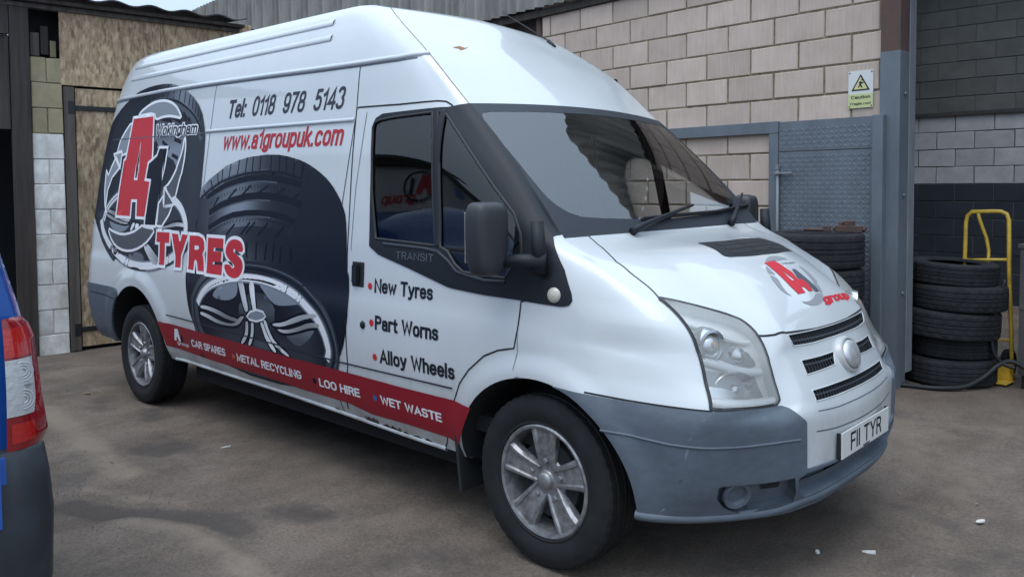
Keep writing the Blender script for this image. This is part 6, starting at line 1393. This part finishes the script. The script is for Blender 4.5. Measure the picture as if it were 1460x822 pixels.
# ------------------------------------------------------------------ blue van at the left edge: its rear faces the camera
K.blue = mat('blue_van_paint', (.010, .085, .36), .25, coat=.8, noise=(3, .1, (1, 1, 1)))
bv = thing('blue_van', 'blue van with black bumper cut off by the left edge', 'van', (-.80, -3.28, 0))
def bsec(x):   # half section of the rear body at distance behind the tail
    sc = 1-.06*max(0, (.12-x)/.12)**2
    return [(.72*sc, .28), (.800*sc, .45), (.815*sc, .62), (.815*sc, .80), (.800*sc, 1.0), (.770*sc, 1.15), (.725*sc, 1.32), (.690*sc, 1.45), (.655*sc, 1.58), (.60*sc, 1.70), (.48*sc, 1.775), (.25*sc, 1.80), (0, 1.805)]
xs_ = [0, .02, .06, .14, .5, 1.0, 1.8, 2.4, 2.7, 3.2, 3.7, 3.95, 4.0]
V = []; 
for i, x in enumerate(xs_):
    s_ = bsec(x); k = 1 if x < 2.2 else max(.5, 1-(x-2.2)*.38)
    s_ = [(y*(1 if z < 1 else 1), z if z < .95 else .95+(z-.95)*max(.04, k if x < 3.0 else .10)) for y, z in s_]
    bulge = [0]*len(s_)
    for j, (y, z) in enumerate(s_): V.append((-x-(.05*max(0, z-.9) if x < .2 else 0), y, z))
    for j, (y, z) in enumerate(s_[-2::-1]): V.append((-x-(.05*max(0, z-.9) if x < .2 else 0), -y, z))
k = 25; F = [(i*k+j, i*k+j+1, (i+1)*k+j+1, (i+1)*k+j) for i in range(len(xs_)-1) for j in range(k-1)]+[tuple(range(k))[::-1], tuple((len(xs_)-1)*k+j for j in range(k))]
ob = MB(); ob.add(V, F); ob.build('body', K.blue, bv, angle=35)
def bx(name, m_, a, b, bev, par=None): return MB().box(a, b, bev).build(name, m_, par or bv, angle=40)
# black wrap round bumper, tapering inwards at the bottom
bp_ = MB(); prof = [(.84, .24), (.845, .36), (.850, .47), (.840, .60), (.826, .690), (.80, .700)]
rows = []
for y, z in prof:
    o_ = .045+.03*math.sin((z-.2)/.5*3.1); rows.append([(-.75, y-.02, z), (-.20, y-.005, z), (-.04, y-.012, z), (o_*.5, y-.045, z), (o_, y-.13, z), (o_+.02, 0, z), (o_, -y+.13, z), (o_*.5, -y+.045, z), (-.04, -y+.012, z), (-.75, -y+.02, z)])
V = [p for r in rows for p in r]; nn = 10; bp_.add(V, [(i*nn+j, i*nn+j+1, (i+1)*nn+j+1, (i+1)*nn+j) for i in range(len(rows)-1) for j in range(nn-1)]+[tuple((len(rows)-1)*nn+j for j in range(nn))]); bb = bp_.build('rear_bumper', mat('black_bumper_plastic', (.026, .031, .038), .5, noise=(7, .3, (1, 1, 1)), bump=(300, .1, .001)), bv, angle=50)
K.redlamp = mat('red_lamp', (.24, .004, .008), .12, coat=1.0, bump=(55, .35, .004, (.2, 1.8, 1))); K.redlamp2 = mat('bright_red_lamp', (.42, .012, .010), .15, coat=1.0, bump=(70, .5, .004)); K.clear = mat('clear_lamp', (.46, .46, .47), .15, coat=1.0, bump=(42, .8, .006))
LZ = [(.700, .815), (.735, .828), (.80, .818), (.86, .809), (.95, .802), (1.04, .796), (1.085, .782), (1.105, .765), (1.114, .740)]
for s in (1, -1):
    nz_, nt = 110, 44; zones = {}
    def lp(i, j, d=0.0):
        z = .70+.414*i/nz_; ye = float(np.interp(z, [p[0] for p in LZ], [p[1] for p in LZ])); t = j/nt; y = .685+(ye-.685)*t
        x = .040+.012*math.sin(math.pi*min(1, (z-.70)/.41))-.085*t**2.6-.04*max(0, z-.9)+d
        return (x, s*y, z)
    for i in range(nz_):
        for j in range(nt):
            z = .70+.414*(i+.5)/nz_; t = (j+.5)/nt
            zone = 'clear_section' if (.808 < z < .985 and t < .74-.10*max(0, (.86-z)/.05)) else 'stop_section' if (.992 < z < 1.085 and t < .80) else 'reflector' if (.722 < z < .786 and .1 < t < .62) else 'tail_lamp'
            zones.setdefault(zone, []).append((i, j))
    Lp = None
    for zn, mt in (('tail_lamp', K.redlamp), ('clear_section', K.clear), ('stop_section', K.redlamp2), ('reflector', K.redlamp2)):
        b_ = MB(); d = {'tail_lamp': 0, 'clear_section': .003, 'stop_section': .002, 'reflector': .003}[zn]; ids = {}
        for i, j in zones[zn]:
            f = []
            for a_, c_ in ((i, j), (i, j+1), (i+1, j+1), (i+1, j)):
                if (a_, c_) not in ids: ids[(a_, c_)] = len(b_.V); b_.V.append(lp(a_, c_, d))
                f.append(ids[(a_, c_)])
            b_.F.append(tuple(f))
        o_ = b_.build(zn, mt, Lp or bv, smooth=True)
        if Lp is None:
            Lp = o_; MB().prism([(.69, .702), (.815, .704), (.800, .95), (.79, 1.04), (.74, 1.112), (.69, 1.112)], 0, 1, lambda y, z, t: (-.06+(.0 if t == 0 else .018), s*y*.985, z)).build('lamp_housing', K.redlamp, Lp)
    for cz_ in (.945, .858):
        for r_ in (.012, .021, .030): MB().tube([(.047-.01*((.735+r_*math.cos(a)-.70)/.1)**2-.04*max(0, cz_-.9), s*(.735+r_*math.cos(a)), cz_+r_*math.sin(a)) for a in np.linspace(0, 2*math.pi, 25)[:-1]], .0018, 6, closed=True).build('lens_ring', K.clear, Lp, smooth=True)
    MB().box((.036, .69, .899), (.0455, .762, .904)).build('lamp_divider', K.steel, Lp).scale = (1, s, 1)
bx('tailgate', K.blue, (-.03, -.675, .46), (.083, .675, .71), .02); bx('tailgate', K.blue, (-.03, -.66, .72), (.012, .66, 1.0), .012); bx('rear_window', K.ink, (-.075, -.58, 1.06), (-.028, .58, 1.55), .01); bx('door_gap', K.dark, (-.02, -.004, .5), (.0205, .004, 1.0), 0)
bx('plate_panel', mat('plate_yellow', (.55, .40, .05), .4), (.02, -.26, .60), (.028, .26, .71), .002); bx('side_window', K.ink, (-2.3, .735, 1.08), (-1.6, .762, 1.40), .01)
for x in (-.75, -3.2):
    for s in (1, -1):
        t = tyre_mb(.30, .18, .20, 48, 0).build('wheel', K.tyre, bv, angle=30); t.location = (x, s*.73, .30); MB().lathe([(0, -.09), (.06, -.09), (.15, -.08), (.2, -.07), (.2, .05)], 32).build('rim', K.alloy, t, smooth=True); t.rotation_euler = (0, 0, math.pi if s > 0 else 0)
bx('underbody', K.dark, (-3.9, -.70, .22), (-.05, .70, .45), 0)

# ------------------------------------------------------------------ the sign board building across the yard (seen mirrored in the door glass)
fb = thing('sign_building', 'white fronted building across the yard with dark roof edge and group sign', 'building', (0, -9.0, 0))
K.frontwhite = mat('front_white', (.50, .50, .50), .8, noise=(1.2, .15, (1, 1, 1)))
MB().prism([(-16, 2.85), (-5.0, 2.85), (-5.0, 3.0), (-8.4, 3.75), (-9.0, 4.12), (-16, 4.14)], -.3, 0, lambda x, z, d: (x, d, z)).build('front_panel', K.frontwhite, fb); MB().box((-16, -.3, 0), (-2.0, -.02, 2.849)).build('blue_cladding', K.blue, fb)
V, F = corr(7.2, .035, .45, 0, 1.6, .03, 8); MB().add([(x-16.1, .22-z*.9, 4.20+y+z*.2) for x, y, z in V], F).build('roof_sheet', K.roofdark, fb); MB().prism([(-16, 4.08), (-9.0, 4.06), (-8.3, 3.66), (-5.0, 2.92), (-5.0, 3.12), (-8.2, 3.90), (-8.9, 4.34), (-16, 4.36)], -.2, .16, lambda x, z, d: (x, d, z)).build('fascia', K.roofdark, fb)
fy9 = lambda x, z, d=.006: (-x, d, z)     # seen from the yard, reading direction is towards -X
def fbtext(w_, x, z, wd, cp, m_, bold=.02):
    V2, F2 = text_flat(w_, lambda a, b: (-(x+a), .008, z+b), wd, cp, bold); obj('lettering', V2, [f[::-1] for f in F2], m_, fb)
fbtext('group', 10.15, 3.02, 1.25, .26, K.red)
MB().prism([(9.55, 3.22), (9.72, 3.80), (10.02, 3.80), (10.20, 3.22), (9.98, 3.22), (9.93, 3.36), (9.80, 3.36), (9.76, 3.22)], .0, .012, lambda x, z, d: (-x, d, z)).build('logo_letter', K.red, fb)
MB().prism([(10.30, 3.22), (10.30, 3.62), (10.46, 3.70), (10.46, 3.22)], .0, .012, lambda x, z, d: (-x, d, z)).build('logo_figure', K.ink, fb)
MB().tube([(-10.05+.62*math.cos(a), .01, 3.48+.42*math.sin(a)) for a in np.linspace(.6, 2*math.pi-.2, 40)], .03, 6).build('logo_ring', K.ink, fb)
MB().lathe([(0, .02), (.17, .018), (.19, .0)], 28, 'Y', (-8.55, 0, 3.45)).build('round_sign', K.blue, fb)
MB().box((-11.6, .0, 2.05), (-9.9, .015, 2.62)).build('red_board', K.red, fb); 
V2, F2 = text_flat('NC', lambda a, b: (-(10.2+a), .018, 2.2+b), .75, .30, .03); obj('lettering', V2, [f[::-1] for f in F2], K.frontwhite, fb)
